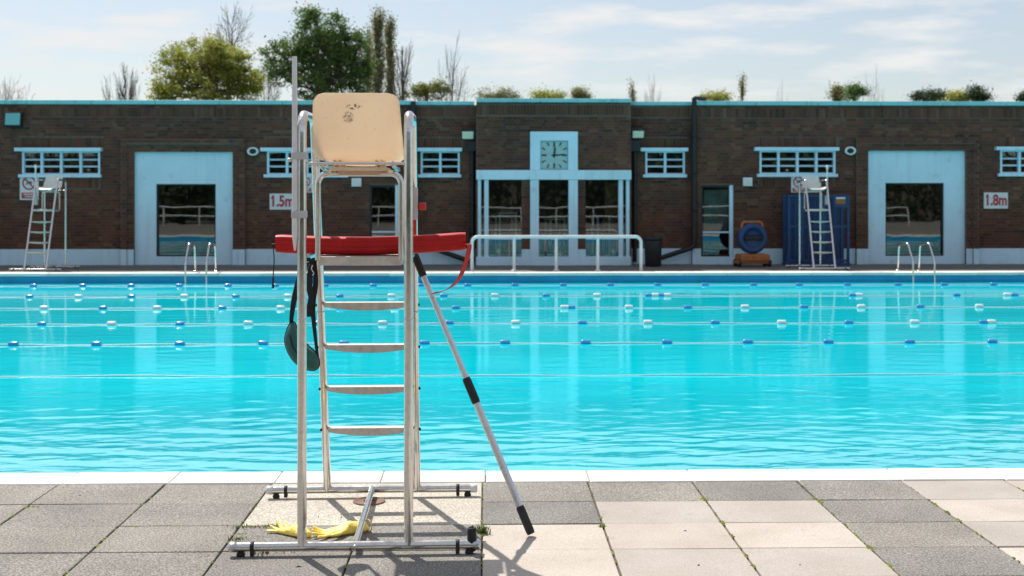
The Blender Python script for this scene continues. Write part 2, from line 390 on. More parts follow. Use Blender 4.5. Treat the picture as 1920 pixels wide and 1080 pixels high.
def wave_height(xg, yg):                  # short crests running mostly along the pool, livelier on the near, breezy side
    r = np.random.RandomState(5); h = np.zeros_like(xg)
    for i in range(110):
        lam = np.exp(r.uniform(np.log(.055), np.log(.55))); th = r.normal(np.pi / 2, .40); k = 2 * np.pi / lam
        amp = .0072 * lam / (2 * np.pi) * (.95 if lam < .3 else .75)
        ph = r.uniform(0, 6.28); arg = k * (np.cos(th) * xg + np.sin(th) * yg) + ph + .7 * np.sin(xg * .9 + i) + .5 * np.sin(yg * 1.3 + 2 * i)
        gate = .55 + .45 * np.sin(xg * r.uniform(.3, 1.2) + yg * r.uniform(.5, 2.0) + r.uniform(0, 6.28))
        h += amp * gate * np.sin(arg)
    t = np.clip((yg - 7.8) / 5.6, 0, 1); t = t * t * (3 - 2 * t); wind = 1 + .55 * np.sin(.30 * xg + 3.1 * yg + 1.3 * np.sin(.7 * xg)) * np.sin(1.1 * yg + .4 * xg)
    return h * ((1 - t) * wind * 1.0 + t * .46)
ys = [POOL0]
while ys[-1] < POOL1: ys.append(ys[-1] + (.012 * (ys[-1] / 7.4) ** 2.2))
ys[-1] = POOL1; xs_in = np.arange(-7.0, 7.001, .025); wing_x = np.arange(.10, 6.01, .10)
xs = np.concatenate([[-X], -7.0 - wing_x[::-1], xs_in, 7.0 + wing_x, [X]])
xg, yg = np.meshgrid(xs, np.array(ys)); hg = wave_height(xg, yg)
co = np.stack([xg, yg, WLEV + hg], -1).reshape(-1, 3); nc, nr = len(xs), len(ys)
ii = (np.arange(nr - 1)[:, None] * nc + np.arange(nc - 1)[None, :]).reshape(-1)
fq = np.stack([ii, ii + 1, ii + 1 + nc, ii + nc], -1)
wm = bpy.data.meshes.new('pool_water'); wm.vertices.add(len(co)); wm.vertices.foreach_set('co', co.ravel().astype(np.float32))
wm.loops.add(fq.size); wm.loops.foreach_set('vertex_index', fq.ravel().astype(np.int32)); wm.polygons.add(len(fq))
wm.polygons.foreach_set('loop_start', (np.arange(len(fq)) * 4).astype(np.int32)); wm.polygons.foreach_set('use_smooth', np.ones(len(fq), bool)); wm.update(calc_edges=True); wm.validate()
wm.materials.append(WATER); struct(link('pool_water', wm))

rng = random.Random(3)
# near deck: sand bed under loose slabs
DX, DY0, CW = 9.0, 3.0, 0.28
EDGE = POOL0 - CW
bed = MB(); bed.add([(-DX - .6, DY0 - .45, -.014), (DX + .6, DY0 - .45, -.014), (DX + .6, POOL0 - .02, -.014), (-DX - .6, POOL0 - .02, -.014)], [(0, 1, 2, 3)])
near_deck = struct(link('near_deck', bed.raw('near_deck', JOINT)))
far_bed = MB(); far_bed.box(-S / 10, S / 10, -40, DY0 - .45, -.05, 0.0); 
struct(link('rear_deck', far_bed.raw('rear_deck', SLAB_GREY)))
sd = MB(); sd.box(-S / 10, -DX - .61, DY0 - .45, POOL0, -.05, 0); sd.box(DX + .61, S / 10, DY0 - .45, POOL0, -.05, 0)
struct(link('side_deck', sd.raw('side_deck', SLAB_GREY)))
def slab_mesh(name, wx, wy, m, th=.05, bev=.005, seedv=0):
    q = MB(); q.box(-wx / 2, wx / 2, -wy / 2, wy / 2, -th, 0, bev); return q.mesh(name, m)
GAPX, GAPY = .009, .006
rows = [EDGE, 6.67, 6.215, 5.765, 5.32, 4.87, 4.42, 3.97, 3.52, 3.07, 2.62]
slab_data = {}
def put_slab(x0, x1, y1, y0, m, name='paving_slab'):
    key = (round(x1 - x0, 3), round(y1 - y0, 3), m.name)
    if key not in slab_data: slab_data[key] = slab_mesh(name, x1 - x0 - GAPX, y1 - y0 - GAPY, m)
    o = link(name, slab_data[key], near_deck, ((x0 + x1) / 2 + rng.uniform(-.002, .002), (y0 + y1) / 2, rng.uniform(-.003, .002)))
    o.rotation_euler = (rng.uniform(-.004, .004), rng.uniform(-.003, .003), rng.uniform(-.003, .003)); return o
for r in range(len(rows) - 1):
    for c in range(-15, 16):
        x0 = -.015 + .6 * c; x1 = x0 + .6
        if r in (0, 1) and c in (-2, -1): continue
        m = SLAB_GREY
        if c >= 4: m = SLAB_PALE
        if c in (1, 2) and r >= 1: m = SLAB_PALE
        if c == 0 and r >= 2: m = SLAB_PALE
        if c >= 8 and (r + c) % 3 == 0: m = SLAB_GREY
        if r == 2 and c == -2: put_slab(x0, x1 + .6, rows[r], rows[r + 1], m); continue
        if r == 2 and c == -1: continue
        put_slab(x0, x1, rows[r], rows[r + 1], m)
o = put_slab(-1.215, -.015, rows[0], rows[2], SLAB_ROUGH, 'concrete_panel')
# coping stones
edge_bed = MB(); edge_bed.box(-S / 10, S / 10, POOL0 - CW + .004, POOL0 - .03, -.2, -.016)
near_edge = struct(link('pool_edge_near', edge_bed.mesh('pool_edge_near', JOINT)))
q = MB(); q.box(-.297, .297, -CW / 2 + .004, CW / 2 + .012, -.07, .006, .008); cop_me = q.mesh('coping_stone', COPING)
for c in range(-15, 16):
    o = link('coping_stone', cop_me, near_edge, (.30 + .6 * c + .0, POOL0 - CW / 2, rng.uniform(-.002, .002)))
    o.rotation_euler = (0, rng.uniform(-.002, .002), rng.uniform(-.002, .002))
ext = MB(); ext.box(-POOLX, -8.705, POOL0 - CW, POOL0 + .01, -.07, .004); ext.box(9.605, POOLX, POOL0 - CW, POOL0 + .01, -.07, .004)
ext.build('coping_run', COPING, near_edge)
# far deck and coping
fd = MB(); fd.box(-60, 60, POOL1 + .45, 60, -.05, 0); far_deck = struct(fd.build('far_deck', FARDECK))
fe = MB(); fe.box(-60, 60, POOL1 + .012, POOL1 + .448, -.3, -.055); far_edge = struct(fe.build('pool_edge_far', BASIN))
q = MB(); q.box(-.447, .447, -.02, .46, -.05, .012, .006); fc_me = q.mesh('coping_stone', COPING)
for c in range(-16, 17): link('coping_stone', fc_me, far_edge, (.9 * c + .2, POOL1, rng.uniform(-.002, .002)))

# moss and weeds in the joints
ms = MB()
def clump(x, y, s, n=10, h=.01, along=False):
    for _ in range(n):
        px_, py_ = (x + rng.gauss(0, s * .4), y + rng.gauss(0, s * 1.3)) if along else (x + rng.gauss(0, s), y + rng.gauss(0, s * .35)); r_ = rng.uniform(.004, .013); hh = rng.uniform(.2, .7) * h
        vs_ = [(px_ + r_ * math.cos(a) * rng.uniform(.7, 1.3), py_ + r_ * math.sin(a) * rng.uniform(.7, 1.3), -.002) for a in (0, 1.26, 2.5, 3.77, 5.03)] + [(px_, py_, hh)]
        ms.add(vs_, [(i, (i + 1) % 5, 5) for i in range(5)])
for (px_, py_, s, n) in ((1128, 985, .012, 26), (1352, 981, .02, 26), (1335, 936, .022, 20), (1553, 938, .03, 22), (1372, 1005, .016, 14), (1640, 985, .016, 12), (1665, 1028, .025, 18), (278, 946, .018, 14), (1765, 960, .012, 20),
                         (1785, 975, .015, 16), (1745, 944, .02, 14), (1400, 1040, .012, 10), (470, 988, .04, 46), (505, 987, .04, 40), (452, 1002, .02, 24), (440, 1016, .02, 24), (905, 990, .016, 40), (906, 1003, .016, 30), (250, 988, .03, 10), (60, 950, .02, 8), (1740, 1026, .02, 8), (1000, 895, .01, 6), (1369, 890, .008, 12), (1183, 889, .005, 6), (1595, 944, .02, 8), (1420, 1062, .012, 12), (1660, 1062, .012, 14)):
    p = G(px_, py_)
    if px_ > 1000 and p.y < EDGE: p.x = -.015 + .6 * round((p.x + .015) / .6)
    clump(p.x, p.y, s * .8, int(n * 1.3), .009, px_ > 1000)
for c in range(-4, 8):
    for r in range(4):
        for _ in range(5):
            if rng.random() < .55: clump(-.015 + .6 * c, rng.uniform(rows[r + 1], rows[r]), .004, rng.randint(2, 6), .005)
tag(link('joint_moss', ms.raw('joint_moss', MOSS)), 'low green moss growing in the joints between paving slabs', 'moss', kind='stuff')
gw = MB()
def weeds(x, y, n, h, s):
    for _ in range(n):
        bx, by = x + rng.gauss(0, s), y + rng.gauss(0, s * .5); a = rng.uniform(0, 6.28); ln = rng.uniform(.4, 1) * h; sp = rng.uniform(.2, .9) * ln
        d = Vector((math.cos(a), math.sin(a), 0)); sd_ = Vector((-d.y, d.x, 0)) * .0022
        p0 = Vector((bx, by, -.004)); p1 = p0 + d * sp * .4 + Vector((0, 0, ln * .7)); p2 = p0 + d * sp + Vector((0, 0, ln))
        gw.add([p0 - sd_, p0 + sd_, p1 + sd_, p1 - sd_, p2], [(0, 1, 2, 3), (3, 2, 4)])
for (px_, py_, n, h, s) in ((906, 1000, 70, .055, .014), (500, 1036, 60, .03, .05), (455, 990, 50, .022, .04), (505, 988, 40, .022, .035), (445, 1012, 30, .025, .02), (1128, 987, 25, .015, .012)):
    p = G(px_, py_); weeds(p.x, p.y, n, h, s)
tag(link('joint_weeds', gw.raw('joint_weeds', GRASSBLADE)), 'short weeds sprouting from slab joints around the lifeguard chair', 'weeds', kind='stuff')
db = MB()
for (px_, py_, l_, a) in ((560, 1063, .03, .1), (597, 969, .006, 0), (700, 987, .012, .3), (772, 968, .03, .2), (640, 970, .008, 1), (1500, 1060, .01, .4), (1285, 996, .02, .1), (150, 930, .012, 1), (1310, 1060, .012, .6)):
    p = G(px_, py_); d = Vector((math.cos(a), math.sin(a), 0)) * l_ / 2; e = Vector((-d.y, d.x, 0)).normalized() * .004
    db.add([p - d - e, p + d - e, p + d + e, p - d + e, p + Vector((0, 0, .006))], [(0, 1, 4), (1, 2, 4), (2, 3, 4), (3, 0, 4)])
tag(db.build('leaf_litter', RUBBER), 'small dark bits of twig and leaf on the slabs', 'litter', kind='stuff')
# drain cover
p = G(692, 940); dc = empty('drain_cover', (p.x, p.y, 0), 0, 'round brown drain cover set in the pale concrete panel', 'drain cover')
q = MB(); q.lathe([(.086, -.01), (.086, .004), (.080, .006), (.078, .003), (.02, .003)], 28); q.build('plate', CONCRETE_DRAIN, dc)
q = MB(); q.box(-.03, .03, -.006, .006, .003, .007, .001); q.build('key_slot', RUBBER, dc)

# ------------------------------------------------------------------ the lido building
YW = 30.0; YI = 30.12; YB = 29.68
def wx(x, Y=YW): return P(x, HOR, Y).x
def wz(y, x=960, Y=YW): return P(x, y, Y).z
bld = empty('lido_building', (0, YW, 0), 0, 'long low brown brick lido building with pale blue entrance behind the pool', 'building')
def wl_(Y): return Y - YW                 # local y
def wall_faces(mb, x0, x1, z0, z1, y, holes, depth=.14):
    xs = sorted({x0, x1, *[h[0] for h in holes if x0 < h[0] < x1], *[h[1] for h in holes if x0 < h[1] < x1]})
    zs = sorted({z0, z1, *[h[2] for h in holes if z0 < h[2] < z1], *[h[3] for h in holes if z0 < h[3] < z1]})
    for i in range(len(xs) - 1):
        for j in range(len(zs) - 1):
            cx, cz = (xs[i] + xs[i + 1]) / 2, (zs[j] + zs[j + 1]) / 2
            if any(h[0] < cx < h[1] and h[2] < cz < h[3] for h in holes): continue
            mb.add([(xs[i], y, zs[j]), (xs[i + 1], y, zs[j]), (xs[i + 1], y, zs[j + 1]), (xs[i], y, zs[j + 1])], [(0, 1, 2, 3)])
    for h in holes:
        a, b_, c, d = h; e = y + depth
        mb.add([(a, y, c), (a, e, c), (a, e, d), (a, y, d)], [(0, 1, 2, 3)]); mb.add([(b_, y, c), (b_, e, c), (b_, e, d), (b_, y, d)], [(3, 2, 1, 0)])
        mb.add([(a, y, d), (a, e, d), (b_, e, d), (b_, y, d)], [(0, 1, 2, 3)]); mb.add([(a, y, c), (a, e, c), (b_, e, c), (b_, y, c)], [(3, 2, 1, 0)])
BH, BS, BD, GJ = .065, .215, .1025, .010
def brick_rects(x0, x1, z0, z1, holes, soldiers=()):
    out = []; blocks = list(holes) + list(soldiers); n = 0; z = z0
    while z + .03 < z1:
        zt = min(z + BH, z1); xx = x0 - (.08 if n % 2 else .02) - rng.uniform(0, .004); k = n % 2
        while xx < x1:
            ln = BS if k % 2 == 0 else BD; segs = [(max(xx, x0), min(xx + ln, x1))]; zc = (z + zt) / 2
            for h in blocks:
                if h[2] - .01 < zc < h[3] + .01:
                    ns = []
                    for a, b_ in segs:
                        if b_ <= h[0] or a >= h[1]: ns.append((a, b_)); continue
                        if a < h[0]: ns.append((a, h[0] - .004))
                        if b_ > h[1]: ns.append((h[1] + .004, b_))
                    segs = ns
            for a, b_ in segs:
                if b_ - a > .03: out.append((a, b_, z, zt, abs(b_ - a - ln) < 1e-6 and abs(zt - z - BH) < 1e-6, k % 2))
            xx += ln + GJ; k += 1
        z += BH + GJ; n += 1
    for a, b_, c, d in soldiers:
        xx = a
        while xx + .05 < b_: out.append((xx, xx + BH, c + .004, d - .004, False, 2)); xx += BH + GJ
    return out
def fill_bricks(part, rects, y, pick=None, name='brickwork'):
    mb = MB(); singles = []
    for (a, b_, c, d, full, k) in rects:
        e = y - .007 - rng.uniform(-.002, .003)
        if pick and full and len(singles) < pick[4] and pick[0] < a and b_ < pick[1] and pick[2] < c and d < pick[3]: singles.append((a, b_, c, d, k, e)); continue
        mb.add([(a, e, c), (b_, e, c), (b_, e, d), (a, e, d), (a, y, c), (b_, y, c), (b_, y, d), (a, y, d)], [(0, 1, 2, 3), (1, 5, 6, 2), (4, 0, 3, 7), (3, 2, 6, 7), (4, 5, 1, 0)])
    tag(link(name, mb.raw(name, BRICK), part), kind='stuff')
    if singles:
        mes = []
        for ln in (BS, BD):
            q = MB(); q.box(-ln / 2, ln / 2, 0, .012, -BH / 2, BH / 2, .003) if False else q.box(-ln / 2, ln / 2, 0, .012, -BH / 2, BH / 2)
            mes.append(q.mesh('brick', BRICK1))
        for (a, b_, c, d, k, e) in singles: link('brick', mes[k], part, ((a + b_) / 2, e, (c + d) / 2))

ZTOP = wz(196, 400); ZPL = wz(467, 400)
XL, XR = -17.0, 18.5
xi0, xi1 = wx(773), wx(1298); xb0, xb1 = wx(893, YB), wx(1183, YB)
# openings: (x0,x1,z0,z1)
def rect(x0, x1, y0, y1, Y=YW): return (wx(x0, Y), wx(x1, Y), wz(y1, (x0 + x1) / 2, Y), wz(y0, (x0 + x1) / 2, Y))
win_l1, win_l2 = rect(42, 188, 284, 327), rect(501, 650, 284, 327)
win_l3, win_r3 = rect(789, 862, 284, 327, YI), rect(1210, 1284, 284, 327, YI)
win_r2, win_r1 = rect(1424, 1566, 283, 326), rect(1875, 2020, 282, 325)
win_l0 = rect(-270, -124, 284, 327)
door_l, door_r = rect(252, 437, 284, 500), rect(1627, 1810, 283, 500)
door_l = (door_l[0], door_l[1], 0.0, door_l[3]); door_r = (door_r[0], door_r[1], 0.0, door_r[3])
gl_l, gl_r = rect(693, 748, 347, 480), rect(1314, 1375, 347, 481)
def frame_rect(d): return (d[0] - .30, d[1] + .30, 0.0, d[3] + .30)
fr_l, fr_r = frame_rect(door_l), frame_rect(door_r)
sold_h = .225
def soldiers_for(w): return (w[0] - .08, w[1] + .08, w[3] + .10, w[3] + .10 + sold_h)
def wing(name, x0, x1, holes, wins, pick=None):
    mb = MB(); wall_faces(mb, x0, x1, 0, ZTOP, 0, holes)
    part = link(name, mb.raw(name, MORTAR), bld)
    sol = [(x0, x1, ZTOP - .30, ZTOP - .06)] + [soldiers_for(w_) for w_ in wins] + [(w_[0], w_[1], w_[2] - .33, w_[2] - .10) for w_ in wins[:1]]
    fill_bricks(part, brick_rects(max(x0, -13.2), min(x1, 14.2), ZPL, ZTOP, holes, sol), 0, pick); return part
wall_l = wing('wall', XL, xi0, [win_l0, win_l1, win_l2, fr_l, gl_l], [win_l1, win_l2, win_l0], (wx(60), wx(226), wz(462), wz(334), 300))
wall_r = wing('wall', xi1, XR, [win_r1, win_r2, fr_r, gl_r], [win_r2, win_r1])
# inner recessed walls either side of the entrance bay
ZIN = wz(197, 830, YI)
for (a, b_, h) in ((xi0, xb0 + .02, win_l3), (xb1 - .02, xi1, win_r3)):
    mb = MB(); wall_faces(mb, a, b_, 0, ZIN, wl_(YI), [h])
    part = link('inner_wall', mb.raw('inner_wall', MORTAR), bld)
    fill_bricks(part, brick_rects(a, b_, ZPL, ZIN, [h], [(a, b_, ZIN - .28, ZIN - .05), soldiers_for(h)]), wl_(YI))
for xx, s in ((xi0, -1), (xi1, 1)):
    q = MB(); q.add([(xx, 0, 0), (xx, wl_(YI) + .01, 0), (xx, wl_(YI) + .01, ZTOP), (xx, 0, ZTOP)], [(0, 1, 2, 3)]); link('return_wall', q.raw('return_wall', BRICK), bld)
# entrance bay
ZBT = wz(192, 1038, YB); yb = wl_(YB)
def rb(x0, x1, y0, y1): return rect(x0, x1, y0, y1, YB)
ZLB, ZLT = wz(337, 1038, YB), wz(319, 1038, YB)
bay_open = (wx(896, YB), wx(1180, YB), 0.0, ZLT)
clock_open = rb(994, 1083, 247, 319)
mb = MB(); wall_faces(mb, xb0, xb1, 0, ZBT, yb, [bay_open, (clock_open[0], clock_open[1], ZLT, clock_open[3])], .05)
for xx in (xb0, xb1): mb.add([(xx, yb, 0), (xx, wl_(YI) + .02, 0), (xx, wl_(YI) + .02, ZBT), (xx, yb, ZBT)], [(0, 1, 2, 3)])
bay = link('entrance_bay', mb.raw('entrance_bay', MORTAR), bld)
fill_bricks(bay, brick_rects(xb0, xb1, ZLT + .005, ZBT, [(clock_open[0], clock_open[1], ZLT, clock_open[3])], [(xb0, xb1, ZBT - .30, ZBT - .06)]), yb)
# side cheeks of the bay in brick
for xx, dx in ((xb0, -.006), (xb1, .006)):
    q = MB()
    for r_ in range(int((ZBT) / .075)):
        z0 = r_ * .075
        q.box(min(xx, xx + dx), max(xx, xx + dx), yb + .01, yb + .2, z0, z0 + .065); q.box(min(xx, xx + dx), max(xx, xx + dx), yb + .21, wl_(YI), z0, z0 + .065)
    tag(link('brickwork', q.raw('brickwork', BRICK), bay), kind='stuff')
# painted cross: lintel, clock tower, piers, plinth
pt = MB()
pt.box(wx(893, YB), wx(1183, YB), yb - .10, yb + .3, ZLB, ZLT, .012); pt.build('lintel', BLUEPAINT, bay)
cx0, cx1, cz1 = clock_open[0], clock_open[1], clock_open[3]
ck = rb(1013, 1065, 264, 318)
q = MB()
q.box(cx0, ck[0], yb - .07, yb + .1, ZLT + .002, cz1); q.box(ck[1], cx1, yb - .07, yb + .1, ZLT + .002, cz1); q.box(ck[0], ck[1], yb - .07, yb + .1, ck[3], cz1); q.box(ck[0], ck[1], yb - .07, yb + .1, ZLT + .002, ck[2]); q.box(ck[0], ck[1], yb + .02, yb + .1, ck[2], ck[3])
q.build('clock_surround', BLUEPAINT, bay)
for (a, b_) in ((994, 1010), (1066, 1083)):
    q = MB(); q.box(wx(a, YB), wx(b_, YB), yb - .07, yb + .2, 0, ZLB, .006); q.build('pier', BLUEPAINT, bay)
for (a, b_) in ((978, 993.5), (1083.5, 1098)):
    A, B_ = wx(a, YB), wx(b_, YB)
    q = MB(); q.box(A, B_, yb + .04, yb + .2, ZPL, ZLB); o = q.build('brick_pier', MORTAR, bay); fill_bricks(bay, brick_rects(A, B_, ZPL + .01, ZLB - .01, []), yb + .04)
for (a, b_) in ((896, 902), (908, 916), (1160, 1168), (1174, 1180)):
    q = MB(); q.box(wx(a, YB), wx(b_, YB), yb - .02, yb + .12, .2, ZLB); q.build('window_post', BLUEPAINT, bay)
# bay glazing: three tall panes and their transoms
zg0 = wz(481, 1038, YB)
for (a, b_) in ((902, 908), (916, 978), (1010, 1066), (1098, 1160), (1168, 1174)):
    A, B_ = wx(a, YB), wx(b_, YB)
    q = MB(); q.box(A, B_, yb + .09, yb + .10, zg0, ZLB); q.build('glass_pane', GLASS, bay)
    if b_ - a > 20:
        q = MB(); zz = wz(448, 1038, YB); q.box(A, B_, yb + .06, yb + .12, zz - .02, zz + .02); q.build('transom', BLUEPAINT, bay)
for (a, b_) in ((893, 994), (1083, 1183)):
    q = MB(); q.box(wx(a, YB), wx(b_, YB), yb - .05, yb + .2, 0, zg0 - .001, .006); q.build('plinth', BLUEPAINT, bay)
    for (c, d) in (((978, 994) if a < 1000 else (1083, 1098)),):
        q = MB(); q.box(wx(c, YB), wx(d, YB), yb - .045, yb + .2, zg0, ZPL); q.build('plinth', BLUEPAINT, bay)
q = MB(); q.box(wx(1010, YB), wx(1066, YB), yb - .05, yb + .2, 0, zg0); q.build('plinth', BLUEPAINT, bay)

# parapet copings
def coping(x0, x1, y, z, h, name='parapet_coping'):
    xx = x0
    while xx < x1 - .01:
        e = min(xx + 1.52, x1); q = MB(); q.box(xx + .004, e - .004, y - .06, y + .34, z, z + h, .012); q.build(name, TEALPAINT, bld); xx = e
coping(XL, xi0, 0, ZTOP, .10); coping(xi1, XR, 0, ZTOP, .10)
coping(xi0, xb0 - .05, wl_(YI), ZIN, .09); coping(xb1 + .05, xi1, wl_(YI), ZIN, .09); coping(xb0, xb1, yb, ZBT, .09)
# plinths on the wings
for (a, b_) in ((XL, fr_l[0]), (fr_l[1], xi0), (xi1, fr_r[0]), (fr_r[1], XR)):
    for hole in (gl_l, gl_r):
        if a < hole[0] < b_:
            q = MB(); q.box(a, hole[0], -.03, .02, 0, ZPL, .004); q.build('plinth', BLUEPAINT, bld); a = hole[1]
            q = MB(); q.box(hole[0], hole[1], -.025, .1, 0, hole[2]); q.build('plinth', BLUEPAINT, bld)
    q = MB(); q.box(a, b_, -.03, .02, 0, ZPL, .004); q.build('plinth', BLUEPAINT, bld)
for (a, b_) in ((xi0, xb0), (xb1, xi1)):
    q = MB(); q.box(a, b_, wl_(YI) - .03, wl_(YI) + .02, 0, ZPL, .004); q.build('plinth', BLUEPAINT, bld)
# door surrounds
for (d, f, gx0, gx1, gy0, gy1) in ((door_l, fr_l, 292, 404, 345, 481), (door_r, fr_r, 1661, 1771, 343, 480)):
    holes = [(d[0], d[1], -.1, d[3])]
    mid = (f[0] + .14, f[1] - .14, 0, f[3] - .14)
    q = MB(); wall_faces(q, f[0], f[1], 0, f[3], -.09, [(mid[0], mid[1], -.1, mid[3])], .05); wall_faces(q, mid[0], mid[1], 0, mid[3], -.045, holes, .1)
    q.add([(f[0], -.09, 0), (f[0], .02, 0), (f[0], .02, f[3]), (f[0], -.09, f[3])], [(0, 1, 2, 3)]); q.add([(f[1], -.09, 0), (f[1], .02, 0), (f[1], .02, f[3]), (f[1], -.09, f[3])], [(3, 2, 1, 0)])
    q.add([(f[0], -.09, f[3]), (f[0], .02, f[3]), (f[1], .02, f[3]), (f[1], -.09, f[3])], [(0, 1, 2, 3)])
    part = link('brick_portal', q.raw('brick_portal', MORTAR), bld)
    zp = wz(467)
    fill_bricks(part, brick_rects(f[0], f[1], zp, f[3], [(mid[0], mid[1], -.1, mid[3])]), -.09)
    fill_bricks(part, brick_rects(mid[0], mid[1], zp, mid[3], holes), -.045)
    for (a, b_, yy) in ((f[0], mid[0], -.112), (mid[0], d[0], -.068), (d[1], mid[1], -.068), (mid[1], f[1], -.112)):
        q = MB(); q.box(a, b_, yy, 0, 0, zp, .004); q.build('plinth', BLUEPAINT, part)
    go = rect(gx0, gx1, gy0, gy1)
    q = MB(); wall_faces(q, d[0], d[1], 0, d[3], .03, [go], .12); sur = link('door_surround', q.raw('door_surround', BLUEPAINT), bld)
    q = MB(); q.box(go[0], go[1], .13, .14, go[2], go[3]); q.build('glass_pane', GLASS, sur)
    q = MB(); fw = .035
    q.box(go[0], go[0] + fw, .09, .16, go[2], go[3]); q.box(go[1] - fw, go[1], .09, .16, go[2], go[3]); q.box(go[0] + fw, go[1] - fw, .09, .16, go[3] - fw, go[3]); q.box(go[0] + fw, go[1] - fw, .09, .16, go[2], go[2] + fw)
    q.build('pane_frame', BLACKPIPE, sur)
# louvred windows
def window(r_, panes, Y):
    y = wl_(Y); x0, x1, z0, z1 = r_
    q = MB(); fw = .045
    q.box(x0, x0 + fw, y - .02, y + .08, z0, z1); q.box(x1 - fw, x1, y - .02, y + .08, z0, z1)
    q.box(x0 + fw, x1 - fw, y - .02, y + .08, z1 - .03, z1); q.box(x0 + fw, x1 - fw, y - .02, y + .08, z0, z0 + .03)
    win = q.build('window', BLUEPAINT, bld); pw = (x1 - x0) / panes
    for i in range(1, panes):
        q = MB(); q.box(x0 + pw * i - .028, x0 + pw * i + .028, y - .018, y + .078, z0 + .03, z1 - .03); q.build('mullion', BLUEPAINT, win)
    for i in range(panes):
        a, b_ = x0 + pw * i + .03, x0 + pw * (i + 1) - .03; hh = (z1 - z0 - .06) / 3
        q = MB(); q.box(a, b_, y + .06, y + .066, z0 + .03, z1 - .03); q.build('pane', GLASS, win)
        for j in (1, 2):
            zz = z0 + .03 + hh * j; q = MB(); q.add([(a, y + .015, zz - .012), (b_, y + .015, zz - .012), (b_, y + .05, zz + .02), (a, y + .05, zz + .02), (a, y + .015, zz - .022), (b_, y + .015, zz - .022), (b_, y + .05, zz + .01), (a, y + .05, zz + .01)], [(0, 1, 2, 3), (7, 6, 5, 4), (0, 4, 5, 1), (2, 6, 7, 3), (1, 5, 6, 2), (0, 3, 7, 4)])
            q.build('louvre', BLUEPAINT, win)
    q = MB(); q.box(x0 - .14, x1 + .06, y - .16, y + .02, z1, z1 + .085, .008); q.build('lintel', BLUEPAINT, win)
    q = MB(); q.box(x0 - .07, x1 + .04, y - .10, y + .02, z0 - .075, z0, .008); q.build('sill', BLUEPAINT, win)
for r_, n_, Y in ((win_l0, 4, YW), (win_l1, 4, YW), (win_l2, 4, YW), (win_l3, 2, YI), (win_r3, 2, YI), (win_r2, 4, YW), (win_r1, 4, YW)): window(r_, n_, Y)
# glazed side doors
for r_, post in ((gl_l, False), (gl_r, True)):
    q = MB(); fw = .05
    q.box(r_[0], r_[0] + fw, .02, .1, r_[2], r_[3]); q.box(r_[0] + fw, r_[1] - .09, .02, .1, r_[3] - fw, r_[3]); q.box(r_[0] + fw, r_[1] - .09, .02, .1, r_[2], r_[2] + fw)
    dr = q.build('glazed_door', BLACKPIPE, bld)
    q = MB(); q.box(r_[1] - .09, r_[1], .018, .1, r_[2], r_[3]); q.build('door_post', BLUEPAINT, dr)
    q = MB(); q.box(r_[0] + fw, r_[1] - .09, .06, .066, r_[2] + fw, r_[3] - fw); q.build('glass_pane', GLASS, dr)
    zz = r_[2] + (r_[3] - r_[2]) * .34
    q = MB(); q.box(r_[0] + fw, r_[1] - .09, .03, .09, zz - .02, zz + .02); q.build('mid_rail', BLUEPAINT, dr)
    if post:
        q = MB(); q.box(r_[0] + .09, r_[1] - .13, .07, .076, zz + .05, r_[3] - .12); po = q.build('poster', CREAMPOST, dr)
        for (l_, zq) in ((.22, .78), (.30, .56), (.26, .40), (.18, .2)):
            zc_ = zz + .05 + (r_[3] - .12 - zz - .05) * zq; q = MB(); q.box(r_[0] + .14, r_[0] + .14 + l_, .0675, .0695, zc_ - .03, zc_ + .03); q.build('printed_line', TEALPAINT, dr)
# shell behind the facade
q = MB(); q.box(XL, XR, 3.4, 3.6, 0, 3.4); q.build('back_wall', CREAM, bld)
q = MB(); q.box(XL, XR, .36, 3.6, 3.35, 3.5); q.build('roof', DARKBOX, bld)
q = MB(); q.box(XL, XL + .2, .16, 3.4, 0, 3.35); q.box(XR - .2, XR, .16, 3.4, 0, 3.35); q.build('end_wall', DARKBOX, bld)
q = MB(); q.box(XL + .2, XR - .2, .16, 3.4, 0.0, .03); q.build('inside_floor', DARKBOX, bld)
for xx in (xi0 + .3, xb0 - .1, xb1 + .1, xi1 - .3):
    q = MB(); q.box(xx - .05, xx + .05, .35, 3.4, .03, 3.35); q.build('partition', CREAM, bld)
# things just inside the entrance windows
for (x0, x1, y0, y1, m_, lab) in ((930, 966, 398, 442, SIGNWHITE, 'white cafe table behind the left entrance window'), (1112, 1138, 404, 442, SIGNWHITE, 'white cafe table behind the right entrance window'), (1024, 1056, 410, 442, GREYWHITE, 'grey cafe table behind the middle entrance window')):
    a = P(x0, y0, 30.3); b_ = P(x1, y1, 30.3); o = empty('cafe_table', ((a.x + b_.x) / 2, 30.14, .03), R(12), lab, 'table'); hw = (b_.x - a.x) / 2
    q = MB(); q.box(-hw, hw, -.28, .28, a.z - .06, a.z - .03, .006); q.build('top', m_, o)
    for sx_ in (-1, 1):
        for sy_ in (-1, 1): q = MB(); q.box(sx_ * hw * .85 - .02, sx_ * hw * .85 + .02, sy_ * .22 - .02, sy_ * .22 + .02, 0, a.z - .06); q.build('leg', m_, o)
a = P(1130, 345, 30.5); b_ = P(1156, 440, 30.5); o = empty('display_board', ((a.x + b_.x) / 2, 30.02, .03), 0, 'orange display board behind the right entrance window', 'display board')
q = MB(); hw = (b_.x - a.x) / 2; q.box(-hw, hw, -.02, .02, .5, a.z, .006); q.build('panel', ORANGE, o)
for sx_ in (-1, 1): q = MB(); q.box(sx_ * hw * .8 - .02, sx_ * hw * .8 + .02, -.2, .2, 0, .5); q.build('foot', RUBBER, o)
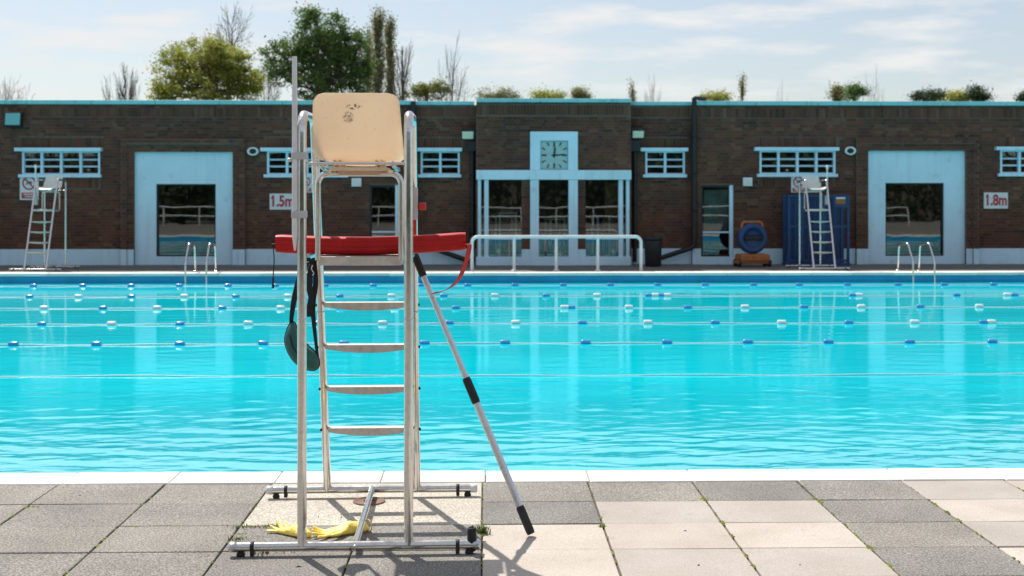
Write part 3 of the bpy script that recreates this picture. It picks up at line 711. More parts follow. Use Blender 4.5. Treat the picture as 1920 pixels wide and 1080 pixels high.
# downpipes
def pipe(pts, r=.055, name='downpipe'):
    q = MB(); q.tube(fillet(pts, .12, 5), r, 10)
    for i in range(1, 4):
        a, b_ = Vector(pts[0]), Vector(pts[1]); p_ = a.lerp(b_, i / 4); q.lathe([(r + .018, -.03), (r + .018, .03)], 10, Matrix.Translation(p_))
    return q.build(name, BLACKPIPE, bld)
xp = wx(1299, YI); pipe([(xp, -.09, ZTOP + .16), (xp, -.09, wz(463)), (wx(1237), -.09, wz(484))], .06)
q = MB(); q.tube(fillet([(xp, -.09, ZTOP + .12), (xp, -.09, ZTOP + .17), (xp + .32, .2, ZTOP + .17)], .05), .05, 8); q.build('pipe_elbow', BLACKPIPE, bld)
xp = wx(776, YI); pipe([(xp, -.09, ZTOP + .08), (xp, -.09, wz(452)), (wx(882), -.09, wz(490))], .06)
xp = wx(886, YI); pipe([(xp, wl_(YI) - .09, wz(272)), (xp, wl_(YI) - .09, .06)], .055); q = MB(); q.box(xp - .13, xp + .13, wl_(YI) - .2, wl_(YI) - .01, wz(284), wz(264), .01); q.build('hopper', BLACKPIPE, bld)
xp = wx(1188, YI) + .02; pipe([(xp, wl_(YI) - .09, wz(272)), (xp, wl_(YI) - .09, .06)], .05); q = MB(); q.box(xp - .13, xp + .13, wl_(YI) - .2, wl_(YI) - .01, wz(284), wz(262), .01); q.build('hopper', BLACKPIPE, bld)

# clock
p = P(1039, 291, YB); ck_w = (ck[1] - ck[0]) / 2; ck_h = (ck[3] - ck[2]) / 2
clock = empty('wall_clock', ((ck[0] + ck[1]) / 2, YB + .02, (ck[2] + ck[3]) / 2), 0, 'square pale clock with dark hour marks above the entrance', 'clock')
q = MB(); q.box(-ck_w + .01, ck_w - .01, -.035, -.001, -ck_h + .01, ck_h - .01, .006); q.build('dial', CLOCKFACE, clock)
for k in range(12):
    a = k * math.pi / 6; dx, dz = math.sin(a), math.cos(a); s_ = 1 / max(abs(dx), abs(dz))
    s_ = min(s_, 1.25); l0, l1 = (.56, .90) if k % 3 == 0 else (.64, .88)
    q = MB(); q.ribbon([(dx * s_ * ck_w * l0, -.042, dz * s_ * ck_h * l0), (dx * s_ * ck_w * l1, -.042, dz * s_ * ck_h * l1)], Vector((dz, 0, -dx)).normalized() * (.014 if k % 3 else .020), .006); q.build('hour_mark', CLOCKMARK, clock)
for (ang, ln, wd, nm) in ((R(7), .55, .022, 'hour_hand'), (R(86), .72, .017, 'minute_hand')):
    d = Vector((math.sin(ang), 0, math.cos(ang))); q = MB(); q.ribbon([d * -.06 + Vector((0, -.05, 0)), d * ck_w * ln + Vector((0, -.05, 0))], Vector((d.z, 0, -d.x)) * wd, .006); q.build(nm, CLOCKMARK, clock)

# signs, lamps, speakers on the wall
def sign_board(x0, x1, y0, y1, Y, label, name, cat='sign', m=SIGNWHITE, group=None):
    a, b_, c, d = rect(x0, x1, y0, y1, Y)
    o = empty(name, ((a + b_) / 2, Y - .03, (c + d) / 2), 0, label, cat, group); q = MB(); q.box(-(b_ - a) / 2, (b_ - a) / 2, 0, .022, -(d - c) / 2, (d - c) / 2, .003); q.build('board', m, o); return o, (b_ - a) / 2, (d - c) / 2
o, hw, hh = sign_board(506, 553, 363, 393, YW, 'white sign reading 1.5m in red on the brick wall', 'depth_sign')
link('lettering', text_mesh('1.5m', .36, SIGNRED, 'lettering', .012), o, (0, -.004, 0), (R(90), 0, 0)).scale = (.80, 1, 1)
o, hw, hh = sign_board(1844, 1889, 361, 391, YW, 'white sign reading 1.8m in red at the right end of the wall', 'depth_sign')
link('lettering', text_mesh('1.8m', .36, SIGNRED, 'lettering', .012), o, (0, -.004, 0), (R(90), 0, 0)).scale = (.76, 1, 1)
def prohibition(x0, x1, y0, y1, label):
    o, hw, hh = sign_board(x0, x1, y0, y1, YW, label, 'prohibition_sign')
    r = hw * .74; q = MB(); n = 28; vs_, fs = [], []
    for k in range(n):
        a = 2 * math.pi * k / n
        for rr in (r, r * .78): vs_.append((rr * math.cos(a), -.003, hh * .32 + rr * math.sin(a)))
    for k in range(n): fs.append((2 * k, 2 * k + 1, (2 * k + 3) % (2 * n), (2 * k + 2) % (2 * n)))
    q.add(vs_, fs); q.ribbon([(-r * .58, -.004, hh * .32 + r * .58), (r * .58, -.004, hh * .32 - r * .58)], Vector((.7, 0, .7)) * r * .1, .003); q.build('red_ring', SIGNRED, o)
    q = MB(); q.prism([(-r * .5, hh * .32 - r * .1), (r * .1, hh * .32 + r * .3), (r * .45, hh * .32 + r * .1), (r * .4, hh * .32 - .02), (r * .05, hh * .32 + r * .08), (-r * .4, hh * .32 - r * .3)], -.002, .001); q.build('figure', CLOCKMARK, o)
    q = MB(); q.box(-hw * .82, hw * .82, -.003, 0, -hh * .88, -hh * .42); rp = q.build('red_panel', SIGNRED, o)
    for zz, l_ in ((-.55, .6), (-.73, .45)):
        q = MB(); q.box(-hw * l_, hw * l_, -.005, -.0035, hh * zz - .012, hh * zz + .012); q.build('white_line', SIGNWHITE, rp)
prohibition(38, 73, 327, 375, 'white prohibition sign with red ring below the leftmost louvred window')
prohibition(560, 586, 331, 361, 'small white prohibition sign seen past the left post of the near chair')
prohibition(1483, 1510, 331, 361, 'white prohibition sign behind the right far lifeguard chair')
def junction(x0, x1, y0, y1, label):
    a, b_, c, d = rect(x0, x1, y0, y1); o = empty('wall_box', ((a + b_) / 2, YW, (c + d) / 2), 0, label, 'wall box')
    q = MB(); q.box(-(b_ - a) / 2, (b_ - a) / 2, -.11, -.005, -(d - c) / 2, (d - c) / 2, .012); q.build('casing', WHITEPAINT, o)
    q = MB(); q.box(-(b_ - a) / 2 + .03, (b_ - a) / 2 - .03, -.118, -.108, -(d - c) / 2 + .03, (d - c) / 2 - .03, .003); q.build('cover', WHITEPL, o)
junction(660, 678, 334, 350, 'small white wall box seen through the near chair frame')
junction(1392, 1409, 333, 349, 'small white wall box left of the right louvred window')
def speaker(x, y, label):
    p = P(x, y, YW); o = empty('loudspeaker', (p.x, YW, p.z), 0, label, 'loudspeaker')
    M = Matrix.Rotation(R(90), 4, 'X')
    q = MB(); S_ = Matrix.Diagonal((1.35, 1, 1, 1)); q.lathe([(.095, .005), (.105, .06), (.10, .09), (.08, .10), (.07, .075), (.03, .07)], 20, S_ @ M); q.build('housing', WHITEPAINT, o)
    q = MB(); q.lathe([(.062, .076), (.05, .088), (.02, .092)], 16, S_ @ M); q.build('grille', RUBBER, o)
    q = MB(); q.box(-.02, .02, -.05, 0, -.14, -.08); q.build('bracket', BLACKPIPE, o)
speaker(475, 284, 'oval white loudspeaker right of the left blue doorway'); speaker(1593, 283, 'oval white loudspeaker left of the right blue doorway')
def flood(x0, x1, y0, y1, Y, label, glass, tilt):
    p = P((x0 + x1) / 2, (y0 + y1) / 2, Y); w_ = (x1 - x0) / FPX * 30 / 2; h_ = (y1 - y0) / FPX * 30 / 2
    o = empty('floodlight', (p.x, Y, p.z), 0, label, 'floodlight'); Mt = Matrix.Translation((0, -.32, 0)) @ Matrix.Rotation(tilt, 4, 'X')
    def tb(nm, m, *a, bev=.008):
        q = MB(); q.box(*a, bev); q.v = [tuple(Mt @ Vector(v)) for v in q.v]; q.build(nm, m, o)
    tb('housing', BLACKPIPE, -w_ - .02, w_ + .02, 0, .14, -h_ - .03, h_ + .03); tb('lamp_glass', glass, -w_, w_, -.02, .004, -h_, h_)
    q = MB(); q.tube([(0, 0, 0), (0, -.24, 0)], .025, 8); q.box(-.07, .07, -.02, 0, -.08, .08); q.build('bracket', BLACKPIPE, o)
flood(20, 47, 214, 236, YW, 'teal tinted floodlight high at the left end of the wall', TEALGLASS, R(-8))
flood(867, 888, 247, 262, YI, 'black floodlight left of the entrance bay', LAMPGLASS, R(30)); flood(1183, 1204, 246, 260, YI, 'black floodlight right of the entrance bay', LAMPGLASS, R(30))

# ------------------------------------------------------------------ things on the far deck
# white railing before the entrance
YR = 27.35
rl = empty('entrance_railing', (0, YR, 0), 0, 'white tubular railing with rounded ends in front of the entrance', 'railing')
X0, X1, ZT = P(885, 445, YR).x, P(1202, 445, YR).x, P(1040, 444, YR).z
q = MB(); q.tube(fillet([(X0, 0, 0), (X0, 0, ZT), (X1, 0, ZT), (X1, 0, 0)], .13, 8), .036, 12); q.build('top_rail', WHITEPAINT, rl)
for x in (964, 1043, 1121):
    xx = P(x, 470, YR).x; q = MB(); q.tube([(xx, 0, 0), (xx, 0, ZT - .02)], .034, 10); q.lathe([(.07, 0), (.07, .02), (.04, .03)], 12, Matrix.Translation((xx, 0, 0))); q.build('post', WHITEPAINT, rl)
# black bin
p = G(1218, 497); bn = empty('litter_bin', (p.x, 29.1, 0), 0, 'black litter bin right of the entrance railing', 'bin')
q = MB(); q.lathe([(.17, .0), (.19, .03), (.205, .55), (.21, .62)], 18); q.build('body', BLACKPIPE, bn); q = MB(); q.lathe([(.225, .62), (.225, .67), (.16, .71), (.05, .72)], 18); q.build('lid', RUBBER, bn)
# blue and orange pool cleaner trolley
p = P(1410, 470, 29.0); tr = empty('hose_reel_trolley', (p.x, 29.0, 0), R(8), 'blue hose reel trolley with orange handle and base', 'trolley')
MY = Matrix.Rotation(R(90), 4, 'X')
q = MB(); q.lathe([(.33, -.06), (.36, -.04), (.36, .06), (.33, .10), (.24, .11), (.23, .07), (.10, .07)], 26, Matrix.Translation((0, 0, .66)) @ MY); q.build('reel', BLUEMETAL, tr)
q = MB(); q.box(-.22, .22, -.13, -.10, .62, .74, .03); q.build('slot', RUBBER, tr)
q = MB(); q.tube(fillet([(-.26, 0, .80), (-.24, 0, 1.04), (.24, 0, 1.04), (.26, 0, .80)], .07, 5), .035, 8); q.build('handle', ORANGE, tr)
q = MB(); q.box(-.36, .36, -.25, .2, .12, .30, .04); q.box(-.42, .42, -.22, .17, .07, .15, .03); q.build('base', ORANGE, tr)
for sx in (-.36, .36):
    for sy in (-.16, .12):
        q = MB(); q.lathe([(.085, -.03), (.09, 0), (.085, .03)], 14, Matrix.Translation((sx, sy, .09)) @ Matrix.Rotation(R(90), 4, 'Y')); q.build('wheel', RUBBER, tr)
# blue storage cage
A, B_ = P(1478, 480, 29.4).x, P(1589, 480, 29.4).x; HC = P(1530, 365, 29.4).z
cg = empty('storage_cage', ((A + B_) / 2, 29.4, 0), 0, 'tall blue metal equipment cage behind the right far lifeguard chair', 'cage'); hw = (B_ - A) / 2
for sx in (-hw, hw):
    for sy in (-.05, .42):
        q = MB(); q.box(sx - .03, sx + .03, sy - .03, sy + .03, .05, HC); q.build('post', BLUEMETAL, cg)
for sy in (-.05, .42):
    for zz in (.12, HC - .03, HC * .55):
        q = MB(); q.box(-hw + .03, hw - .03, sy - .02, sy + .02, zz - .03, zz + .03); q.build('rail', BLUEMETAL, cg)
q = MB(); q.box(-hw + .03, hw - .03, .43, .44, .15, HC - .06); q.build('back_panel', BLUEMETAL, cg)
for k in range(1, 9):
    xx = -hw + 2 * hw * k / 9; q = MB(); q.box(xx - .012, xx + .012, -.06, -.035, .15, HC - .06); q.build('bar', BLUEMETAL, cg)
q = MB(); q.box(-hw + .2, -hw + .34, -.08, -.062, .12, HC - .03); q.box(.06, .16, -.08, -.062, .12, HC - .03); q.build('door_stile', BLUEMETAL, cg)
q = MB(); q.box(hw - .36, hw - .02, -.09, -.07, HC - .30, HC - .03, .004); nb = q.build('notice', BLUEMETAL, cg)
q = MB(); q.box(hw - .30, hw - .08, -.095, -.091, HC - .22, HC - .06); pn = q.build('orange_panel', ORANGE, nb)
q = MB(); q.box(hw - .30, hw - .08, -.0951, -.0911, HC - .10, HC - .061); q.v = [(x, y - .003, z) for x, y, z in q.v]; q.build('white_panel', SIGNWHITE, nb)
q = MB(); q.box(-hw - .05, hw + .05, -.1, .46, .0, .06, .01); q.build('base', BLUEMETAL, cg)

# pool access ladders
def pool_ladder(xa, xb, label, dx):
    Pa, Pb = P(xa, 505, 26.75), P(xb, 505, 26.75)
    o = empty('pool_ladder', ((Pa.x + Pb.x) / 2, 26.62, 0), 0, label, 'pool ladder', 'pool ladders on the far edge'); hw = (Pb.x - Pa.x) / 2
    zt = P(xa, 459, 26.6).z
    for s in (-1, 1):
        x = s * hw
        q = MB(); q.tube(fillet([(x + dx, .62, 0), (x + dx * .95, .55, zt), (x + dx * .3, .18, zt + .03), (x, -.07, .25), (x, -.09, -1.0)], [.14, .14, .3], 7), .020, 12); q.build('handrail', STEEL, o)
        q = MB(); q.lathe([(.06, 0), (.06, .015), (.035, .03)], 14, Matrix.Translation((x + dx, .62, 0.0))); q.build('flange', STEEL, o)
    for zz in (-.36, -.62, -.86):
        q = MB(); q.box(-hw, hw, -.16, -.06, zz - .02, zz + .01, .006); q.build('step', STEEL_DULL, o)
pool_ladder(352, 391, 'chrome pool ladder on the far edge before the left blue doorway', .05)
pool_ladder(1706, 1746, 'chrome pool ladder on the far edge before the right blue doorway', -.10)

# ------------------------------------------------------------------ lane ropes
def lane_rope(y, floats, label, fl=.15, fr_=.05, single=None):
    D = G(960, y, WLEV + .02).y
    o = empty('lane_rope', (0, D, WLEV), 0, label, 'lane rope', 'lane ropes across the pool')
    pts = []; n = 160
    for i in range(n + 1):
        x = -POOLX + .05 + (2 * POOLX - .1) * i / n
        pts.append((x, .03 * math.sin(x * .45 + y) + .012 * math.sin(x * 2.1 + y), .006 + .006 * math.sin(x * 3.3 + y * 2)))
    q = MB(); q.tube(pts, .0085 if floats else .006, 6); q.build('rope', ROPE, o)
    prof = [(fr_ * .45, -fl / 2), (fr_ * .9, -fl / 2 + .008), (fr_, -fl / 2 + .025), (fr_, fl / 2 - .025), (fr_ * .9, fl / 2 - .008), (fr_ * .45, fl / 2)]
    q = MB(); q.lathe(prof, 14, Matrix.Rotation(R(90), 4, 'Y')); mw = q.mesh('float', FLOATWHITE)
    q = MB(); q.lathe([(r_ * .86, h_ * .95) for r_, h_ in prof], 14, Matrix.Rotation(R(90), 4, 'Y')); mbl = q.mesh('float', FLOATBLUE)
    for (x, c) in floats:
        p_ = P(x, 0, D)
        f = link('float', mw if c == 'w' else mbl, o, (p_.x, .03 * math.sin(p_.x * .45 + y) + .012 * math.sin(p_.x * 2.1 + y), .018)); f.rotation_euler = (rng.uniform(0, 1), rng.uniform(-.05, .05), rng.uniform(-.08, .08))
lane_rope(534, [(x, 'b') for x in (-30, 62, 154, 246, 337, 428, 517, 610, 700, 790, 877, 966, 1056, 1145, 1234, 1323, 1413, 1499, 1589, 1683, 1770, 1862, 1950)], 'lane rope with blue floats closest to the far wall', .145, .038)
lane_rope(554, [(-40, 'w'), (56, 'b'), (148, 'w'), (247, 'b'), (346, 'w'), (443, 'b'), (540, 'w'), (637, 'b'), (734, 'w'), (832, 'b'), (928, 'w'), (1024, 'b'), (1120, 'w'), (1217, 'b'), (1229, 'w'), (1240, 'b'), (1252, 'w'), (1598, 'b'), (1610, 'w'), (1793, 'b'), (1888, 'w'), (1902, 'b')], 'second lane rope from the far wall with blue and white floats', .14, .038)
lane_rope(576, [(-30, 'b'), (81, 'w'), (192, 'b'), (294, 'w'), (416, 'b'), (526, 'w'), (638, 'b'), (740, 'w'), (855, 'b'), (1058, 'w'), (1071, 'b'), (1179, 'w'), (1289, 'b'), (1397, 'w'), (1508, 'b'), (1615, 'w'), (1727, 'b'), (1838, 'w')], 'third lane rope from the far wall with blue and white floats', .135, .037)
lane_rope(605, [(-50, 'w'), (79, 'b'), (210, 'w'), (338, 'b'), (465, 'w'), (597, 'b'), (717, 'w'), (842, 'b'), (967, 'w'), (1092, 'b'), (1215, 'w'), (1341, 'b'), (1465, 'w'), (1591, 'b'), (1714, 'w'), (1842, 'b'), (1857, 'w')], 'fourth lane rope from the far wall with blue and white floats', .13, .036)
lane_rope(642, [(x, 'b') for x in (26, 182, 338, 493, 645, 796, 947, 1098, 1251, 1403, 1553, 1705, 1860)], 'lane rope with only blue floats on the near half of the pool', .13, .034)
lane_rope(701, [], 'bare white lane rope nearest the chair, without floats')

# ------------------------------------------------------------------ lifeguard chairs
def seat_shell(m, parent, name='seat'):
    # profile from the top of the back down to the front lip, in y,z
    prof = curve([(0, -.515, 2.105), (0, -.485, 1.99), (0, -.455, 1.89), (0, -.42, 1.825), (0, -.36, 1.80), (0, -.25, 1.80), (0, -.10, 1.815), (0, -.02, 1.81), (0, .02, 1.785)], 16)
    n = len(prof); L = [0]
    for i in range(1, n): L.append(L[-1] + (prof[i] - prof[i - 1]).length)
    T = L[-1]; U = 24; vs_, fs = [], []
    for i, p_ in enumerate(prof):
        t = (prof[min(i + 1, n - 1)] - prof[max(i - 1, 0)]).normalized(); nn = Vector((0, -t.z, t.y));
        if nn.y < 0 and i < n * .4: nn = -nn
        nn = Vector((0, abs(t.z), abs(t.y)))     # towards the sitter
        hw = .196 + .014 * min(1, L[i] / .3); rc = .05
        for s_ in (L[i], T - L[i]):
            if s_ < rc: hw -= rc - math.sqrt(max(0, rc * rc - (rc - s_) ** 2))
        for k in range(U + 1):
            u = -1 + 2 * k / U
            lip = (.030 * max(0, (abs(u) - .78) / .22) ** 2 + .010 * u * u) * min(1, L[i] / .22) ** 1.5
            vs_.append(Vector((hw * u, p_.y, p_.z)) + nn * lip)
    for i in range(n - 1):
        for k in range(U): a = i * (U + 1) + k; fs.append((a, a + 1, a + U + 2, a + U + 1))
    q = MB(); q.add(vs_, fs, True); o = q.build(name, m, parent)
    md = o.modifiers.new('thick', 'SOLIDIFY'); md.thickness = .007; md.offset = 0
    return o
def chair(loc, rz, label, seat_mat, near=False, seg=16):
    o = empty('lifeguard_chair', loc, rz, label, 'lifeguard chair')
    W, YP, YL, LEAN, ZA = .2415, -.55, .55, .31, 2.005
    for s in (-1, 1):
        yt = YL - LEAN * ZA
        q = MB(); q.tube(fillet([(s * W, YP, .04), (s * W, YP, ZA), (s * W, yt - .01, ZA + .01), (s * W, YL, .04)], [.085, .085], 10), .0215, seg); q.build('side_rail', STEEL, o)
        if near:
            q = MB(); q.lathe([(.0228, -.003), (.0228, .003)], seg, Matrix.Translation((s * W, YP, 1.075))); q.build('joint_collar', STEEL_DULL, o)
            q = MB(); q.lathe([(.0228, -.003), (.0228, .003)], seg, Matrix.Translation((s * W, YL - LEAN * 1.04, 1.04)) @ Matrix.Rotation(math.atan(LEAN), 4, 'X')); q.build('joint_collar', STEEL_DULL, o)
    for yy in (YP, YL):
        q = MB(); q.tube([(-.56, yy, .042), (.56, yy, .042)], .021, seg); q.build('base_rail', STEEL, o)
        for s in (-1, 1):
            ca = WHITEPL if yy > 0 else STEEL_DULL
            q = MB(); q.lathe([(.0235, -.018), (.0235, .014), (.016, .019)], seg, Matrix.Translation((s * .552, yy, .042)) @ Matrix.Rotation(R(90) * s, 4, 'Y')); q.build('end_cap', ca, o)
            q = MB(); q.lathe([(.0232, -.009), (.0232, .009)], seg, Matrix.Translation((s * .465, yy, .042)) @ Matrix.Rotation(R(90), 4, 'Y')); q.box(s * .465 - .009, s * .465 + .009, yy - .02, yy + .006, .004, .035, .003); q.build('clamp', RUBBER, o)
            q = MB(); q.lathe([(.018, 0), (.020, .006), (.017, .014), (.011, .022)], 14, Matrix.Translation((s * .518, yy, .001))); q.build('foot', RUBBER, o)
    q = MB(); q.tube([(0, YP, .046), (0, YL, .046)], .0165, seg); q.build('base_tie', STEEL, o)
    q = MB(); q.lathe([(.011, 0), (.011, .004), (.006, .008)], 10, Matrix.Translation((0, YP - .021, .042)) @ Matrix.Rotation(R(90), 4, 'X')); q.build('bolt', STEEL_DULL, o)
    # treads: flat top, bowed lower edge
    for zz in (.388, .617, .846, 1.072):
        yy = YL - LEAN * zz; q = MB(); hw = W - .019; n = 16; vs_, fs = [], []
        for i in range(n + 1):
            u = -1 + 2 * i / n; dz = .020 + .021 * (1 - u * u)
            for (dy, dzz) in ((-.034, .0), (.036, .0), (.036, -.016), (-.028, -.016), (-.028, -dz), (-.034, -dz)): vs_.append((hw * u, yy + dy, zz + .014 + dzz))
        for i in range(n):
            for k in range(6): k2 = (k + 1) % 6; fs.append((i * 6 + k, i * 6 + k2, i * 6 + 6 + k2, i * 6 + 6 + k))
        fs += [tuple(range(6))[::-1], tuple(range(n * 6, n * 6 + 6))]
        q.add(vs_, fs); t = q.build('tread', TREAD, o)
        if near:
            q = MB()
            for s in (-1, 1): q.lathe([(.008, 0), (.008, .005), (.004, .008)], 8, Matrix.Translation((s * (W + .019), yy, zz)) @ Matrix.Rotation(R(90) * s, 4, 'Y'))
            q.build('bolt', RUBBER, t)
    q = MB(); q.box(-W + .045, W - .045, -.29, -.05, 1.303, 1.346, .004); q.box(-W + .02, W - .02, -.05, YL - LEAN * 1.32 - .0, 1.312, 1.346, .004); fb = q.build('footboard', TREAD, o)
    # seat hoop, cross rod, bearers
    q = MB(); q.tube(fillet([(-.196, -.31, 1.33), (-.196, -.31, 1.742), (.196, -.31, 1.742), (.196, -.31, 1.33)], .05, 8), .0145, seg); q.build('seat_hoop', STEEL, o)
    q = MB(); q.tube([(-W - .02, YP, 1.782), (W + .02, YP, 1.782)], .0075, 10); q.build('cross_rod', STEEL, o)
    for s in (-1, 1):
        q = MB(); q.tube([(s * .17, YP, 1.782), (s * .17, -.31, 1.765), (s * .17, -.03, 1.765)], .011, 10); q.build('seat_bearer', STEEL, o)
        q = MB(); q.tube([(s * .196, -.31, 1.36), (s * W, YL - LEAN * 1.34 - .3, 1.345), (s * W, YL - LEAN * 1.34, 1.335)], .012, 10); q.build('footboard_stay', STEEL, o)
    q = MB(); q.box(-.135, .135, -.41, -.06, 1.752, 1.768, .003); q.build('seat_plate', seat_mat, o)
    for s in (-1, 1):
        for d in (.0, .026):
            q = MB(); q.box(s * (.085 + d) - .004, s * (.085 + d) + .004, -.40, -.1, 1.762, 1.803, .001); q.build('seat_rib', seat_mat, o)
    q = MB(); q.box(-.10, .10, -.335, -.285, 1.730, 1.753, .003); q.build('hoop_clip', seat_mat, o)
    st = seat_shell(seat_mat, o)
    return o, st
NEAR_C = Vector((-.603, 6.245, 0)); NEAR_R = R(1.2)
near, nseat = chair(NEAR_C, NEAR_R, 'tall chrome lifeguard chair with beige plastic seat standing on the near deck', SEATPL, True, 20)
def to_local(p): return Matrix.Rotation(-NEAR_R, 3, 'Z') @ (p - NEAR_C)
def NP(x, y, Y): return to_local(P(x, y, Y))
# worn marks on the seat back
def mark(x0, x1, y0, y1, m, nm):
    q = MB(); n = 14; cx, cy = (x0 + x1) / 2, (y0 + y1) / 2; vs_ = []
    for k in range(n):
        a = 2 * math.pi * k / n; p_ = NP(cx + math.cos(a) * (x1 - x0) / 2, cy + math.sin(a) * (y1 - y0) / 2, 5.70)
        z = p_.z; t = max(0, min(1, (2.105 - z) / .115)); yb_ = -.515 + .03 * t
        vs_.append((p_.x, yb_ - .0075, z))
    q.add(vs_, [tuple(range(n))]); return q.build(nm, m, nseat)
mark(646, 680, 194, 204, SCUFF, 'worn_sticker'); mark(640, 662, 208, 229, SCUFFG, 'worn_sticker')
# white mast strapped to the left post
mx_ = NP(553, 300, 5.68); x_ = mx_.x; y_ = mx_.y - .0
q = MB(); q.tube([(x_, y_, NP(553, 470, 5.68).z), (x_, y_, NP(553, 455, 5.68).z), (x_, y_, NP(552, 440, 5.68).z), (x_, y_, NP(552, 300, 5.68).z), (x_ - .002, y_, NP(552, 106, 5.68).z)], .012, 14, True, [.004, .009, .0135, .0135, .0108]); mast = q.build('mast', WHITEPL, near)
for yy in (292, 402):
    z_ = NP(553, yy, 5.68).z; q = MB(); q.box(x_ - .016, -.2415 + .023, y_ - .016, -.55 + .022, z_ - .017, z_ + .017, .005); q.build('clamp', GREYPL, mast)
q = MB(); q.lathe([(.009, 0), (.009, .012), (.005, .016)], 10, Matrix.Translation((x_ - .018, y_, NP(553, 300, 5.68).z)) @ Matrix.Rotation(R(-90), 4, 'Y')); q.build('wing_nut', STEEL_DULL, mast)
# grey holder with red knob on the right ladder rail
a = NP(769, 351, 6.2); b_ = NP(783, 412, 6.2)
q = MB(); q.box(a.x, b_.x, a.y - .03, a.y + .045, b_.z, a.z, .004); hold = q.build('holder', GREYPL, near)
k0, k1 = NP(783, 387, 6.2), NP(799, 387, 6.2)
q = MB(); q.tube([(k0.x - .01, k0.y, k0.z), (k0.x + .014, k0.y, k0.z)], .006, 8); q.box(k0.x + .006, k1.x, k0.y - .02, k0.y + .02, k0.z - .018, k0.z + .018, .006); q.build('knob', REDPL, hold)
a = NP(768, 410, 6.25); b_ = NP(781, 449, 6.25)
q = MB(); q.box(a.x, b_.x, a.y - .03, a.y + .03, b_.z, a.z, .006); q.build('red_sleeve', REDPL, hold)
# upright black sleeve at the right end of the near rail
p = NP(888, 1015, 5.72); q = MB(); q.lathe([(.017, .012), (.0215, .02), (.0215, .105), (.019, .118), (.014, .120), (.012, .108), (.011, .09)], 16, Matrix.Translation((.53, -.548, .0)));
q.lathe([(.006, .1), (.005, .126)], 8, Matrix.Translation((.532, -.548, 0))); q.build('handle_sleeve', RUBBER, near)

# rescue tube across the footboard
def rescue_tube():
    A = P(518, 460, 6.06); B_ = P(873, 460, 6.10); o = empty('rescue_tube', ((A.x + B_.x) / 2, 6.08, 0), math.atan2(B_.y - A.y, B_.x - A.x), 'red foam rescue tube lying across the footboard of the near chair', 'rescue tube')
    hl = (B_ - A).length / 2; n = 32
    sec = []
    for (y_, z_) in ((-.058, .010), (-.066, .022), (-.067, .034), (-.0645, .037), (-.067, .040), (-.067, .060), (-.0645, .063), (-.067, .066), (-.064, .078), (-.054, .086), (0, .089), (.054, .086), (.066, .076), (.066, .014), (.054, .003), (0, 0), (-.048, .003)): sec.append((y_, z_))
    vs_, fs = [], []; m_ = len(sec)
    for i in range(n + 1):
        u = -1 + 2 * i / n; lift = .012 * u * u + (.010 * max(0, u)) ; k = 1 - .06 * max(0, (abs(u) - .97) / .03) ** 2
        for (y_, z_) in sec: vs_.append((u * hl, y_ * k + .02 * u * u, 1.347 + lift + .0445 + (z_ - .0445) * k))
    for i in range(n):
        for j in range(m_): j2 = (j + 1) % m_; fs.append((i * m_ + j, i * m_ + j2, (i + 1) * m_ + j2, (i + 1) * m_ + j))
    q = MB(); q.add(vs_, fs, True); q.add(vs_[:m_], [tuple(range(m_))[::-1]]); q.add(vs_[-m_:], [tuple(range(m_))]); q.build('float_body', REDFOAM, o)
    inv = Matrix.Rotation(-o.rotation_euler.z, 3, 'Z')
    def L(x, y, Y): return inv @ (P(x, y, Y) - Vector(o.location))
    path = curve([L(868, 458, 6.06), L(880, 460, 6.03), L(874, 490, 6.03), L(862, 520, 6.03), L(846, 538, 6.05), L(829, 546, 6.10), L(812, 550, 6.16)], 6); n = len(path)
    ws = [Vector((.011, .004 + .012 * min(1, i / n * 1.4), .0 + .004 * i / n)) for i in range(n)]
    q = MB(); q.ribbon(path, ws, .003); q.build('tow_strap', REDSTRAP, o)
    q = MB(); q.tube(curve([L(519, 456, 6.05), L(513, 461, 6.03), L(514, 490, 6.03), L(512, 520, 6.03)], 5), .0028, 6); cd = q.build('cord', BLACKFAB, o)
    q = MB(); e = L(512, 520, 6.03); q.tube([e, L(512, 541, 6.03)], .0055, 8); q.build('clip', RUBBER, cd)
    q = MB(); e = L(514, 460, 6.03); q.box(e.x - .012, e.x + .004, e.y - .012, e.y + .012, e.z - .014, e.z + .008, .003); q.build('toggle', RUBBER, o)
rescue_tube()

